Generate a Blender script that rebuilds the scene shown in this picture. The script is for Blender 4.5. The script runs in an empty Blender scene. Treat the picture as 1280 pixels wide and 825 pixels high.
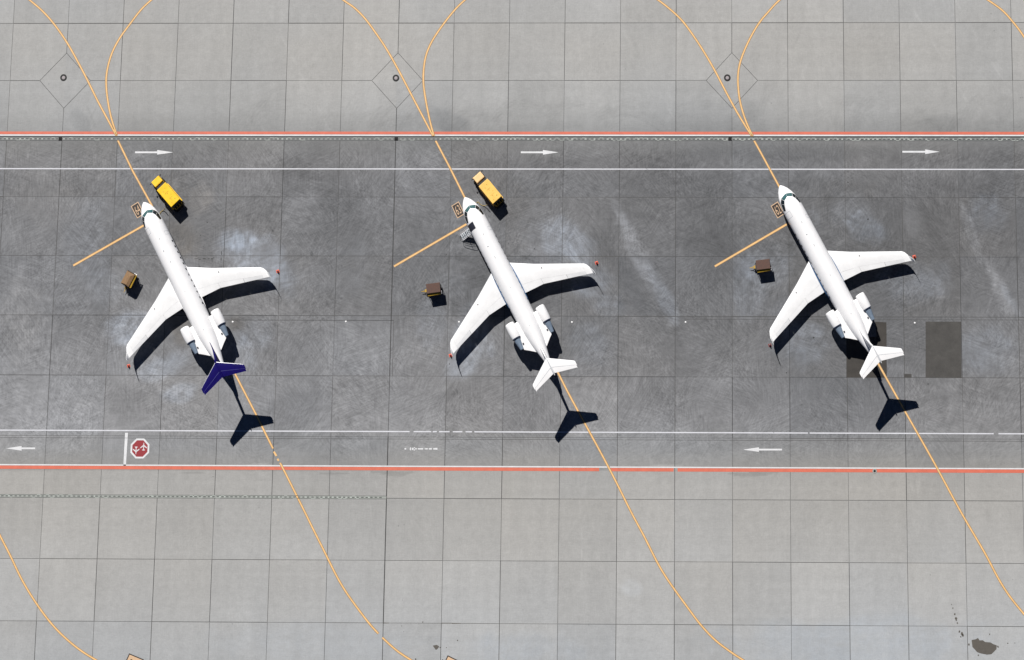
import bpy, bmesh, math, random
import numpy as np
from mathutils import Matrix, Vector

# ------------------------------------------------------------------ camera, sky, sun, exposure
SC = bpy.context.scene
COLL = SC.collection
K = 7.5 / 7.25                                   # slab bay is 7.5 m
CW = (0.166819146, 0.0221510969, 0.00583199010)  # camera tilt
CC = Vector((88.4635349 * K, -79.4234181 * K, 261.680955 * K))
CF, CX, CY = 2600.89671, 799.153462, 363.097049  # focal length and optical centre in photo pixels
ST = 1.06818876                                  # vertical image stretch built into grid and meshes; the real bays are square
cam_d = bpy.data.cameras.new('camera'); cam = bpy.data.objects.new('camera', cam_d); COLL.objects.link(cam)
cam.location = CC; cam.rotation_euler = CW
cam_d.sensor_fit = 'HORIZONTAL'; cam_d.sensor_width = 36.0; cam_d.lens = CF / 1280 * 36
cam_d.shift_x = -(CX - 640) / 1280; cam_d.shift_y = (CY - 412.5) / 1280
cam_d.clip_start = 1.0; cam_d.clip_end = 20000
SC.camera = cam

SUN = Vector((0.395, -0.955, -1.0)).normalized()  # direction the light travels
el = math.asin(-SUN.z); az = math.atan2(-SUN.x, -SUN.y)
world = bpy.data.worlds.new('World'); SC.world = world; world.use_nodes = True
wn = world.node_tree; wn.nodes.clear()
sky = wn.nodes.new('ShaderNodeTexSky'); sky.sky_type = 'NISHITA'; sky.sun_disc = False
sky.sun_elevation = el; sky.sun_rotation = az
sky.air_density = 0.22; sky.dust_density = 0.0; sky.ozone_density = 3.0
bg = wn.nodes.new('ShaderNodeBackground'); bg.inputs['Strength'].default_value = 0.05
wo = wn.nodes.new('ShaderNodeOutputWorld')
wn.links.new(sky.outputs[0], bg.inputs[0]); wn.links.new(bg.outputs[0], wo.inputs[0])
sun_d = bpy.data.lights.new('sun', 'SUN'); sun_d.energy = 5.0; sun_d.angle = math.radians(0.5); sun_d.color = (1.0, 0.965, 0.92)
sun = bpy.data.objects.new('sun', sun_d); COLL.objects.link(sun)
sun.rotation_euler = SUN.to_track_quat('-Z', 'Y').to_euler()
SC.view_settings.view_transform = 'Standard'; SC.view_settings.look = 'None'
SC.view_settings.exposure = 0.16; SC.view_settings.gamma = 1.0

RM = Matrix.Rotation(CW[2], 3, 'Z') @ Matrix.Rotation(CW[1], 3, 'Y') @ Matrix.Rotation(CW[0], 3, 'X')
def G(px, py, h=0.0):
    """image point: ground position (height h) of a place read off the photograph"""
    d = RM @ Vector(((px - CX) / CF, -(py - CY) / CF, -1.0))
    return CC + d * ((h - CC.z) / d.z)
COLW = 7.5; ROWW = 7.5 * ST  # row pitch lengthened by the image stretch; real slabs are square
def skew(a):
    """builds the vertical image stretch into the mesh of a thing heading a"""
    r = Matrix.Rotation(a, 3, 'Z'); s = Matrix.Diagonal((1, ST, 1))
    return r.inverted() @ s @ r

# ------------------------------------------------------------------ materials
def srgb(r, g, b):
    f = lambda c: (c / 255 / 12.92) if c / 255 <= 0.04045 else ((c / 255 + 0.055) / 1.055) ** 2.4
    return (f(r), f(g), f(b))
class NT:
    def __init__(s, name):
        s.m = bpy.data.materials.new(name); s.m.use_nodes = True; s.t = s.m.node_tree; s.t.nodes.clear()
        s.o = s.t.nodes.new('ShaderNodeOutputMaterial'); s.b = s.t.nodes.new('ShaderNodeBsdfPrincipled')
        s.t.links.new(s.b.outputs[0], s.o.inputs[0])
    def n(s, typ, **kw):
        nd = s.t.nodes.new(typ)
        for k, v in kw.items(): setattr(nd, k, v)
        return nd
    def l(s, a, b): s.t.links.new(a, b)
    def math(s, op, a, b=None, c=None, clamp=False):
        nd = s.n('ShaderNodeMath', operation=op, use_clamp=clamp)
        for i, v in enumerate((a, b, c)):
            if v is None: continue
            if isinstance(v, (int, float)): nd.inputs[i].default_value = v
            else: s.l(v, nd.inputs[i])
        return nd.outputs[0]
    def noise(s, vec, scale, detail=4, rough=0.55):
        nd = s.n('ShaderNodeTexNoise'); nd.inputs['Scale'].default_value = scale
        nd.inputs['Detail'].default_value = detail; nd.inputs['Roughness'].default_value = rough
        if vec is not None: s.l(vec, nd.inputs['Vector'])
        return nd.outputs['Fac']
    def mapr(s, v, a, b, c, d):
        nd = s.n('ShaderNodeMapRange'); s.l(v, nd.inputs[0])
        for i, x in enumerate((a, b, c, d)): nd.inputs[i + 1].default_value = x
        return nd.outputs[0]
    def coords(s, scale=(1, 1, 1)):
        tc = s.n('ShaderNodeTexCoord'); mp = s.n('ShaderNodeMapping'); mp.inputs['Scale'].default_value = scale
        s.l(tc.outputs['Object'], mp.inputs[0]); return mp.outputs[0]
    def colmul(s, colr, fac):
        nd = s.n('ShaderNodeVectorMath', operation='SCALE')
        if isinstance(colr, tuple): nd.inputs[0].default_value = colr
        else: s.l(colr, nd.inputs[0])
        s.l(fac, nd.inputs['Scale']); return nd.outputs[0]
def mat(name, col, rough=0.5, metal=0.0, var=0.08, scale=2.0, spec=0.5, coat=0.0):
    t = NT(name); b = t.b
    c = t.coords(); n1 = t.noise(c, scale, 5, 0.6); n2 = t.noise(c, scale * 9, 3, 0.6)
    f = t.math('MULTIPLY', t.mapr(n1, 0.3, 0.7, 1 - var, 1 + var * 0.4), t.mapr(n2, 0.3, 0.7, 1 - var * 0.5, 1 + var * 0.3))
    t.l(t.colmul(tuple(col), f), b.inputs['Base Color'])
    t.l(t.mapr(n1, 0.3, 0.7, rough * 0.85, min(1, rough * 1.2)), b.inputs['Roughness'])
    b.inputs['Metallic'].default_value = metal; b.inputs['Specular IOR Level'].default_value = spec
    if coat: b.inputs['Coat Weight'].default_value = coat; b.inputs['Coat Roughness'].default_value = 0.15
    return t.m
M = {}
M['white'] = mat('white_paint', (0.89, 0.89, 0.90), 0.38, var=0.04, scale=0.7, coat=0.25)
M['wingwhite'] = mat('wing_paint', (0.84, 0.845, 0.855), 0.42, var=0.06, scale=0.9)
M['offwhite'] = mat('control_surface_paint', (0.74, 0.75, 0.765), 0.45, var=0.08, scale=1.2)
M['outline'] = mat('door_seam', (0.42, 0.46, 0.50), 0.5, var=0.1)
M['navy'] = mat('navy_paint', (0.005, 0.002, 0.098), 0.6, var=0.2, spec=0.08)
M['navyline'] = mat('navy_seam', (0.05, 0.05, 0.22), 0.6)
M['stripe'] = mat('blue_stripe_paint', (0.015, 0.10, 0.26), 0.4, var=0.1)
M['glass'] = mat('dark_glass', (0.008, 0.014, 0.018), 0.06, var=0.2)
M['frontglass'] = mat('teal_reflection_glass', (0.045, 0.12, 0.125), 0.08, var=0.5, scale=3)  # front panes: the sky's reflection is painted into the teal base colour
M['metal'] = mat('exhaust_metal', (0.19, 0.25, 0.33), 0.5, metal=0.0, var=0.2)
M['bare'] = mat('bare_metal', (0.75, 0.76, 0.78), 0.35, metal=0.3, var=0.05)
M['rim'] = mat('nacelle_shadow_ring', (0.02, 0.035, 0.08), 0.5)  # dark blue that paints the shadow at the back of the nacelle
M['black'] = mat('black_rubber', (0.012, 0.012, 0.013), 0.7)
M['dark'] = mat('dark_chassis', (0.02, 0.019, 0.018), 0.6, var=0.3)
M['hole'] = mat('dark_cavity', (0.006, 0.006, 0.007), 0.9)
M['doorshade'] = mat('doorway_shade', (0.012, 0.014, 0.03), 0.8)  # painted darkness of the open doorway, no cabin behind it
M['yellow'] = mat('yellow_body_paint', (0.93, 0.58, 0.006), 0.42, var=0.12, scale=1.6)
M['yellowb'] = mat('faded_yellow_paint', (0.90, 0.56, 0.12), 0.45, var=0.12, scale=1.6)
M['peach'] = mat('sun_bleached_paint', (0.86, 0.58, 0.27), 0.5, var=0.1, scale=1.6)
M['yellowd'] = mat('worn_yellow_paint', (0.55, 0.34, 0.03), 0.55, var=0.35, scale=5)
M['brown'] = mat('brown_tarpaulin', (0.115, 0.062, 0.048), 0.75, var=0.3, scale=6)
M['tan'] = mat('tan_tarpaulin', (0.26, 0.155, 0.075), 0.75, var=0.35, scale=6)
M['steel'] = mat('galvanised_steel', (0.5, 0.5, 0.5), 0.4, metal=0.5)
M['orange'] = mat('cone_orange', (0.85, 0.12, 0.045), 0.5)
M['conered'] = mat('cone_dull_red', (0.22, 0.03, 0.025), 0.6)
M['cable'] = mat('cable_yellow', (0.45, 0.33, 0.10), 0.6, var=0.3)
M['lamp'] = mat('white_marker', (0.85, 0.85, 0.85), 0.4)
M['red_lens'] = mat('red_lens', (0.5, 0.02, 0.02), 0.2)

def paint(name, col, rough=0.7, wear=0.0, scale=1.2, mott=1.0):
    """road paint: thin, scuffed; where worn away the concrete below shows"""
    t = NT(name); b = t.b; c = t.coords()
    n1 = t.noise(c, scale, 6, 0.65); n2 = t.noise(c, 9, 3, 0.7)
    f = t.math('MULTIPLY', t.mapr(n1, 0.3, 0.7, 1 - 0.14 * mott, 1 + 0.05 * mott), t.mapr(n2, 0.25, 0.75, 1 - 0.1 * mott, 1 + 0.05 * mott))
    t.l(t.colmul(tuple(col), f), b.inputs['Base Color']); b.inputs['Roughness'].default_value = rough
    if wear > 0:
        tr = t.n('ShaderNodeBsdfTransparent'); mx = t.n('ShaderNodeMixShader')
        nn = t.noise(c, 2.2, 6, 0.75)
        k = t.mapr(nn, wear - 0.02, wear + 0.02, 0.0, 1.0)
        t.l(k, mx.inputs[0]); t.l(tr.outputs[0], mx.inputs[1]); t.l(b.outputs[0], mx.inputs[2]); t.l(mx.outputs[0], t.o.inputs[0])
    return t.m
M['p_white'] = paint('white_road_paint', (0.66, 0.67, 0.72), 0.62, wear=0.34)
M['p_whiteb'] = paint('fresh_white_road_paint', (0.72, 0.73, 0.75), 0.5)
M['p_red'] = paint('red_road_paint', (0.66, 0.155, 0.095), 0.6, wear=0.33)
M['p_yellow'] = paint('yellow_road_paint', (0.83, 0.51, 0.21), 0.62, wear=0.32)
M['p_edge'] = paint('yellow_line_edge', (0.30, 0.185, 0.085), 0.70)
M['p_black'] = paint('black_road_paint', (0.025, 0.018, 0.016), 0.5)
M['p_cream'] = paint('cream_road_paint', (0.66, 0.45, 0.28), 0.58)
M['p_sign'] = paint('sign_red_paint', (0.30, 0.025, 0.035), 0.5, scale=3)
M['asphalt'] = paint('asphalt_repair', (0.066, 0.063, 0.059), 0.7, scale=0.8, mott=2.4)
M['asphaltd'] = paint('oily_asphalt', (0.044, 0.039, 0.034), 0.7, scale=0.8, mott=2.6)
M['oil'] = paint('dark_spill', (0.10, 0.09, 0.078), 0.62, scale=2.5)
M['tar'] = paint('tar_spot', (0.03, 0.03, 0.03), 0.6)
M['joint'] = paint('joint_sealant', (0.075, 0.075, 0.075), 0.80, scale=3)
M['jointd'] = paint('dark_joint_sealant', (0.042, 0.042, 0.043), 0.76, scale=3)
M['drain'] = paint('drain_concrete', (0.21, 0.225, 0.22), 0.5, scale=3)
M['drainl'] = paint('pale_drain_concrete', (0.33, 0.35, 0.33), 0.5, scale=3)
M['slot'] = paint('drain_slot', (0.045, 0.05, 0.055), 0.5)
M['slotp'] = paint('dusty_drain_slot', (0.11, 0.12, 0.115), 0.5)
M['lime'] = paint('lime_deposit', (0.45, 0.49, 0.46), 0.7, scale=4)

# ------------------------------------------------------------------ mesh helpers
def finish(bm, name, m, parent=None, W=None, smooth=False, loc=None, recalc=True):
    if W is not None:
        for v in bm.verts: v.co = W @ v.co
    if recalc: bmesh.ops.recalc_face_normals(bm, faces=bm.faces)
    me = bpy.data.meshes.new(name); bm.to_mesh(me); bm.free()
    if smooth:
        for p in me.polygons: p.use_smooth = True
    for mm in (m if isinstance(m, (list, tuple)) else [m]): me.materials.append(mm)
    o = bpy.data.objects.new(name, me); COLL.objects.link(o)
    if parent: o.parent = parent
    if loc is not None: o.location = loc
    return o
def smooth_by_angle(o, ang=40):
    me = o.data
    for p in me.polygons: p.use_smooth = True
    bm = bmesh.new(); bm.from_mesh(me)
    for e in bm.edges:
        if len(e.link_faces) == 2 and e.calc_face_angle(0) > math.radians(ang): e.smooth = False
    bm.to_mesh(me); bm.free()
def thing(name, label, cat, loc=(0, 0, 0), rotz=0.0, group=None):
    o = bpy.data.objects.new(name, None); COLL.objects.link(o); o.empty_display_size = 0.3
    o.location = loc; o.rotation_euler = (0, 0, rotz); o['label'] = label; o['category'] = cat
    if group: o['group'] = group
    return o
def tag(o, label, cat, group=None):
    o['label'] = label; o['category'] = cat
    if group: o['group'] = group
    return o
def struct(o, label=None):
    o['kind'] = 'structure'
    if label: o['label'] = label
    return o
def box(bm, c, s, rot=None, bev=0.0, taper=None):
    r = bmesh.ops.create_cube(bm, size=1.0)
    vs = r['verts']
    for v in vs:
        k = 1.0
        x, y, z = v.co.x * s[0], v.co.y * s[1], v.co.z * s[2]
        if taper and z > 0: x *= taper[0]; y *= taper[1]
        v.co = Vector((x, y, z))
    if rot:
        for v in vs: v.co = rot @ v.co
    for v in vs: v.co += Vector(c)
    if bev > 0:
        es = list({e for v in vs for e in v.link_edges})
        bmesh.ops.bevel(bm, geom=es, offset=bev, segments=2, affect='EDGES', profile=0.7)
def tube(bm, pts, r, seg=8, closed=False):
    pts = [Vector(p) for p in pts]; rings = []
    for i, p in enumerate(pts):
        a = pts[max(0, i - 1)]; b = pts[min(len(pts) - 1, i + 1)]
        t = (b - a).normalized(); u = t.cross(Vector((0, 0, 1)))
        if u.length < 1e-3: u = t.cross(Vector((1, 0, 0)))
        u.normalize(); w = t.cross(u)
        rr = r[i] if isinstance(r, (list, tuple)) else r
        rings.append([bm.verts.new(p + (u * math.cos(k * 2 * math.pi / seg) + w * math.sin(k * 2 * math.pi / seg)) * rr) for k in range(seg)])
    for a, b in zip(rings, rings[1:]):
        for k in range(seg): bm.faces.new((a[k], a[(k + 1) % seg], b[(k + 1) % seg], b[k]))
    bm.faces.new(rings[0]); bm.faces.new(rings[-1])
def lathe(bm, prof, axis='x', c=(0, 0, 0), seg=28, cap=True):
    rings = []
    for (x, r) in prof:
        ring = []
        for k in range(seg):
            a = 2 * math.pi * k / seg
            if axis == 'x': p = (x, r * math.cos(a), r * math.sin(a))
            elif axis == 'y': p = (r * math.cos(a), x, r * math.sin(a))
            else: p = (r * math.cos(a), r * math.sin(a), x)
            ring.append(bm.verts.new(Vector(p) + Vector(c)))
        rings.append(ring)
    for a, b in zip(rings, rings[1:]):
        for k in range(seg): bm.faces.new((a[k], a[(k + 1) % seg], b[(k + 1) % seg], b[k]))
    if cap: bm.faces.new(rings[0]); bm.faces.new(rings[-1])
def foil(c, tc):
    return 5 * tc * (0.2969 * math.sqrt(max(c, 0)) - 0.126 * c - 0.3516 * c * c + 0.2843 * c ** 3 - 0.1015 * c ** 4)
def loft(bm, secs, a=0.0, b=1.0, n=12, extra=0.0):
    """secs: (origin, chord, thickness direction, t/c). The chord runs aft (x)."""
    rings = []
    cs = [a + (b - a) * (1 - math.cos(math.pi * i / n)) / 2 for i in range(n + 1)]
    for (o, ch, td, tc) in secs:
        o = Vector(o); td = Vector(td).normalized(); ring = []
        for c in cs: ring.append(bm.verts.new(o + Vector((c * ch, 0, 0)) + td * (foil(c, tc) * ch + extra + 0.006)))
        for c in reversed(cs): ring.append(bm.verts.new(o + Vector((c * ch, 0, 0)) - td * (foil(c, tc) * ch + extra + 0.006)))
        rings.append(ring)
    m = len(rings[0])
    for p, q in zip(rings, rings[1:]):
        for k in range(m): bm.faces.new((p[k], p[(k + 1) % m], q[(k + 1) % m], q[k]))
    bm.faces.new(rings[0]); bm.faces.new(rings[-1])

# ------------------------------------------------------------------ the apron: one concrete sheet, slab by slab
rng = np.random.default_rng(7)
TAB = rng.random((256, 256))
def vnoise(x, y, ox=0, oy=0):
    xi = np.floor(x).astype(int); yi = np.floor(y).astype(int); fx = x - xi; fy = y - yi
    fx = fx * fx * (3 - 2 * fx); fy = fy * fy * (3 - 2 * fy)
    t = lambda i, j: TAB[(xi + i + ox) % 256, (yi + j + oy) % 256]
    return (t(0, 0) * (1 - fx) + t(1, 0) * fx) * (1 - fy) + (t(0, 1) * (1 - fx) + t(1, 1) * fx) * fy
def fbm(x, y, s, o=4, sd=0):
    v = 0; amp = 1; tot = 0
    for i in range(o):
        v = v + amp * vnoise(x / s * 2 ** i, y / s * 2 ** i, sd * 17 + i * 31, sd * 29 + i * 7); tot += amp; amp *= 0.55
    return v / tot
SUB = 40
C0, C1, R0, R1 = -2, 21, -2, 13
fx = np.arange(C0 * SUB, C1 * SUB + 1) / SUB * COLW
fy = -np.arange(R1 * SUB, R0 * SUB - 1, -1) / SUB * ROWW
out_l = [-6000, -1500, -600, -300, -150, -60]; out_r = [200, 260, 400, 700, 1600, 6200]
XS = np.array(out_l + list(fx) + out_r, float)
YS = np.array([-6100, -1600, -700, -400, -260, -160] + list(fy) + [60, 150, 300, 600, 1500, 6000], float)
gx, gy = np.meshgrid(XS, YS)
def to_px(x, y):
    d = np.stack([x - CC.x, y - CC.y, np.full_like(x, -CC.z)], -1) @ np.array(RM)
    return CX + CF * d[..., 0] / -d[..., 2], CY - CF * d[..., 1] / -d[..., 2]
# image coordinates of every ground vertex (the stains are laid out in them)
U, V = to_px(gx, gy)
inview = (gx > -16) & (gx < 160) & (gy > -105) & (gy < 17)
U = np.where(inview, U, np.clip(U, -200, 1480)); V = np.where(inview, V, np.clip(V, -150, 980))
ic = np.floor(gx / COLW + 1e-6).astype(int); ir = np.floor(-gy / ROWW + 1e-6).astype(int)
def slabrand(k): return TAB[(ic * 7 + k * 13) % 256, (ir * 11 + k * 5 + 3) % 256]
wob = (fbm(gx, gy, 9, 3, 3) - 0.5)
Vw = V + wob * 26
kv = [-150, 0, 100, 138, 160, 169.4, 169.6, 200, 230, 300, 380, 450, 520, 560, 580, 587.5, 588.5, 625, 700, 830, 980]
kt = [0.405, 0.405, 0.396, 0.372, 0.33, 0.30, 0.220, 0.188, 0.172, 0.163, 0.176, 0.212, 0.252, 0.270, 0.282, 0.292, 0.358, 0.372, 0.405, 0.415, 0.41]
sharp = ((V > 168) & (V < 172)) | ((V > 586) & (V < 590))
tone = np.interp(np.where(sharp, V, Vw), kv, kt)
tone = np.where(V < 169.5, np.interp(np.minimum(Vw, 169.4), kv, kt), tone)
mid = np.clip((V - 169.5) / 30, 0, 1) * np.clip((588 - V) / 60, 0, 1)
ku = [-200, 0, 90, 180, 330, 480, 620, 760, 900, 1050, 1180, 1300, 1480]
kl = [1.34, 1.28, 1.20, 1.08, 1.02, 1.0, 0.96, 0.93, 0.90, 0.88, 0.90, 0.94, 0.94]
Uw = U + (fbm(gx, gy, 14, 3, 5) - 0.5) * 120
tone = tone * (1 + (np.interp(Uw, ku, kl) - 1) * mid)
tone *= 1 + (slabrand(1) - 0.5) * (0.10 + 0.07 * mid)
tone *= 1 + (fbm(gx, gy, 5, 4, 9) - 0.5) * (0.05 + 0.30 * mid)
tone *= 1 + (fbm(gx, gy, 22, 3, 11) - 0.5) * (0.08 + 0.34 * mid)
def streaks(x, y, ang, sp, ln, sd):
    """fine parallel brush marks running at an angle"""
    c, q = math.cos(ang), math.sin(ang)
    xr = x * c + y * q; yr = -x * q + y * c + (vnoise(x / 9, y / 9, sd, sd) - 0.5) * 3
    return vnoise(xr / ln, yr / sp, sd * 3, sd * 5)
STK = 0
for i_, a_ in enumerate((0.35, 1.0, 1.55, 2.2, 2.75, 0.05)):
    m_ = np.clip((fbm(gx, gy, 7.0, 2, 70 + i_) - 0.46) * 6, 0, 1)
    STK = STK + m_ * (streaks(gx, gy, a_, 0.30, 2.4, 13 + i_ * 9) - 0.5)
STK = STK + (streaks(gx, gy, 1.2, 0.8, 5, 91) - 0.5) * 0.5
GR = fbm(gx, gy, 0.75, 3, 88) - 0.5
# trowel and broom streaks
tone *= 1 + STK * (0.03 + 0.13 * mid) + GR * (0.02 + 0.08 * mid)
tone *= 1 + (vnoise(gx / 60 + ir * 3.7, gy / 0.42, 5, 9) - 0.5) * 0.045
st = vnoise(gx / 0.9, gy / 7.0 + ir * 5.3, 40, 11); st2 = vnoise(gx / 0.35, gy / 4.0 + ir * 9.1, 90, 51)
tone *= 1 + ((st - 0.5) * 0.055 + (st2 - 0.5) * 0.035) * (1 - 0.5 * mid)
# darkened, tyre-scrubbed band above the stand edge
scr = np.exp(-((V - 158) / 16.0) ** 2) * (V < 170) * fbm(gx, gy, 3.5, 4, 21)
tone *= 1 - scr * 0.16 * np.interp(U, [0, 500, 620, 1280], [0.7, 0.8, 1.15, 1.15])
blue = np.zeros_like(tone)
def blob(u, v, ru, rv, ang, amt, bl, soft=0.6, sd=0, dn=1.0):
    """an irregular stain: centre, radii and angle, change of tone, change of hue"""
    a = math.radians(ang); m = max(ru, rv) * 1.9 + 8
    sel = (U > u - m) & (U < u + m) & (V > v - m) & (V < v + m)
    rows = np.where(sel.any(1))[0]; cols = np.where(sel.any(0))[0]
    if not len(rows): return
    s_ = np.s_[rows[0]:rows[-1] + 1, cols[0]:cols[-1] + 1]
    du = U[s_] - u; dv = V[s_] - v; X = gx[s_]; Y = gy[s_]
    p = (du * math.cos(a) + dv * math.sin(a)) / ru; q = (-du * math.sin(a) + dv * math.cos(a)) / rv
    d = np.sqrt(p * p + q * q) + (fbm(X, Y, 3.0, 5, 30 + sd) - 0.5) * dn
    k = np.clip((1 - d) / soft, 0, 1); k = k * k * (3 - 2 * k)
    k = k * np.clip(0.45 + 1.0 * fbm(X, Y, 1.1, 4, 60 + sd) + 0.45 * STK[s_] + 0.35 * GR[s_], 0, 1.6)
    tone[s_] = tone[s_] * (1 + amt * k); blue[s_] = blue[s_] + bl * k
for i, b in enumerate([
    (318, 322, 62, 34, 15, 0.42, 1.0), (300, 300, 34, 22, 0, 0.28, 1.0), (352, 345, 30, 34, 0, 0.22, 0.8),
    (165, 410, 42, 30, -20, 0.38, 0.9), (210, 455, 55, 18, -25, 0.26, 0.8), (225, 490, 26, 16, 0, 0.25, 0.9),
    (300, 440, 30, 45, -30, 0.22, 0.7), (240, 345, 40, 20, 10, 0.18, 0.2), (320, 420, 26, 30, 0, 0.14, 0.5),
    (705, 300, 52, 30, 15, 0.40, 1.0), (740, 350, 40, 34, 10, 0.26, 0.9), (590, 420, 34, 40, 0, 0.34, 0.9),
    (575, 455, 34, 24, -30, 0.26, 0.9), (540, 400, 26, 40, 0, 0.14, 0.4), (735, 430, 36, 36, 10, 0.12, 0.5),
    (690, 320, 60, 22, 0, 0.18, 0.3), (760, 380, 26, 20, 0, 0.16, 0.6),
    (1085, 285, 38, 26, 10, 0.40, 1.0), (1060, 262, 28, 30, 30, 0.16, 0.3), (1145, 350, 52, 40, 10, 0.36, 0.9),
    (1000, 430, 44, 36, -20, 0.36, 0.9), (985, 395, 26, 36, 0, 0.22, 0.6), (1040, 350, 30, 30, 0, 0.14, 0.4),
    (1010, 280, 20, 26, 0, 0.14, 0.3), (935, 360, 26, 60, 0, 0.16, 0.4), (960, 330, 40, 30, 0, 0.20, 0.5),
    (798, 320, 14, 70, -24, 0.42, 0.25), (828, 370, 13, 42, -26, 0.40, 0.7), (775, 268, 7, 26, -26, 0.22, 0.2),
    (1212, 285, 8, 48, -20, 0.35, 0.3), (1245, 350, 14, 52, -24, 0.45, 0.1), (1262, 372, 8, 40, -30, 0.25, 0.5),
    (1235, 268, 34, 28, 0, 0.12, 0.9), (1138, 275, 12, 36, -10, 0.22, 0.1), (60, 250, 60, 40, 0, 0.10, -0.2),
    (110, 300, 36, 60, 0, 0.10, 0.3), (30, 400, 44, 60, 0, 0.10, -0.2), (420, 340, 60, 50, 0, 0.08, 0.2),
    (130, 360, 30, 30, 0, 0.12, 0.3), (560, 360, 30, 26, 0, 0.10, 0.2), (1230, 440, 60, 34, 0, 0.12, 0.6),
    (640, 260, 26, 34, 30, -0.16, -0.3), (225, 300, 30, 30, 0, -0.08, -0.9), (250, 250, 20, 26, 20, 0.18, -0.6),
    (232, 415, 20, 22, 0, -0.12, -0.9), (295, 405, 16, 16, 0, -0.2, -0.8), (420, 290, 50, 60, 20, -0.10, 0.0),
    (870, 240, 90, 40, 0, -0.10, 0.0), (1050, 240, 80, 24, 0, -0.10, -0.2), (760, 330, 20, 70, -20, -0.12, 0),
    (790, 360, 12, 60, -24, -0.10, 0.1), (880, 300, 40, 70, -20, -0.10, 0), (1175, 320, 16, 60, -20, -0.12, 0),
    (700, 205, 120, 12, 0, -0.10, 0), (1000, 190, 160, 14, 0, -0.14, 0.1), (380, 215, 90, 14, 0, -0.06, 0),
    (840, 170, 40, 10, 0, -0.1, 0), (560, 150, 40, 16, 20, -0.16, 0.2), (100, 150, 26, 12, 60, -0.1, 0.1),
    (1185, 155, 40, 14, 0, -0.14, 0.1), (935, 140, 22, 20, 50, -0.12, 0), (560, 180, 60, 14, 0, -0.10, 0),
    (650, 812, 90, 26, 0, 0.0, 0.5), (790, 735, 18, 14, 0, 0.10, 0.4), (300, 760, 20, 70, 0, 0.05, 0.0),
    (1080, 800, 220, 40, 0, 0.0, 0.5), (400, 800, 200, 30, 0, 0.0, 0.25), (360, 520, 60, 40, -20, -0.14, 0.1),
    (180, 505, 60, 24, 0, -0.12, 0.0), (880, 500, 90, 30, 0, -0.10, 0), (780, 515, 60, 26, -20, -0.08, 0)]):
    blob(*b, sd=i)
# thin curved scuffs and scratches rasterised into the sheet
acc = np.zeros_like(tone); nx = len(XS); nyy = len(YS)
ox, oy = len(out_l), 6
def splat(x, y, w):
    i = (x - fx[0]) / (COLW / SUB); j = (y - fy[0]) / (ROWW / SUB)
    i0 = np.floor(i).astype(int); j0 = np.floor(j).astype(int); a = i - i0; b = j - j0
    ok = (i0 >= 0) & (i0 < len(fx) - 1) & (j0 >= 0) & (j0 < len(fy) - 1)
    for di, dj, ww in ((0, 0, (1 - a) * (1 - b)), (1, 0, a * (1 - b)), (0, 1, (1 - a) * b), (1, 1, a * b)):
        np.add.at(acc, ((j0 + dj + oy)[ok], (i0 + di + ox)[ok]), (ww * w)[ok])
def arc(cx, cy, r, a0, a1, w):
    n = max(6, int(r * abs(a1 - a0) / 0.13)); t = np.linspace(a0, a1, n)
    f = np.clip(vnoise(t * 9, np.full(n, r * 3.1), int(r * 10) % 200, 3) * 1.7 - 0.35, 0, 1) * np.sin(np.linspace(0, math.pi, n)) ** 0.5
    splat(cx + r * np.cos(t), cy + r * np.sin(t), w * f)
def stroke(pts, w, jit=0.0, brk=0.5):
    P = [G(*p) for p in pts]
    for a, b in zip(P, P[1:]):
        n = max(3, int((b - a).length / 0.12)); t = np.linspace(0, 1, n)
        x = a.x + (b.x - a.x) * t; y = a.y + (b.y - a.y) * t
        f = np.clip(vnoise(x * 0.8, y * 0.8, 77, 5) * 1.9 - brk, 0, 1)
        splat(x, y, w * f)
ar = np.random.default_rng(11)
for c in range(1300):                                   # sweeper and tyre swirls on the stands
    px = ar.uniform(-60, 1340); py = ar.uniform(176, 580); p = G(px, py)
    r = ar.uniform(1.5, 12); a0 = ar.uniform(0, 6.28); sp = ar.uniform(0.4, 1.8); wgt = ar.normal(0, 0.05) * (1.15 if py < 480 else 0.6)
    k = ar.integers(2, 7); dr = ar.uniform(0.38, 0.5)
    cx_, cy_ = p.x - r * math.cos(a0), p.y - r * math.sin(a0)
    for q in range(k): arc(cx_, cy_, r + q * dr, a0 - sp / 2, a0 + sp / 2 + ar.uniform(-0.2, 0.2), wgt)
for c in range(60):                                    # turning marks above the red line
    px = ar.uniform(300, 1300); py = ar.uniform(130, 172); p = G(px, py); r = ar.uniform(3, 9); a0 = ar.uniform(1.4, 3.0)
    for q in range(4): arc(p.x - r * math.cos(a0), p.y - r * math.sin(a0), r + q * 0.4, a0 - 0.6, a0 + 0.6, -0.06)
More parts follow.
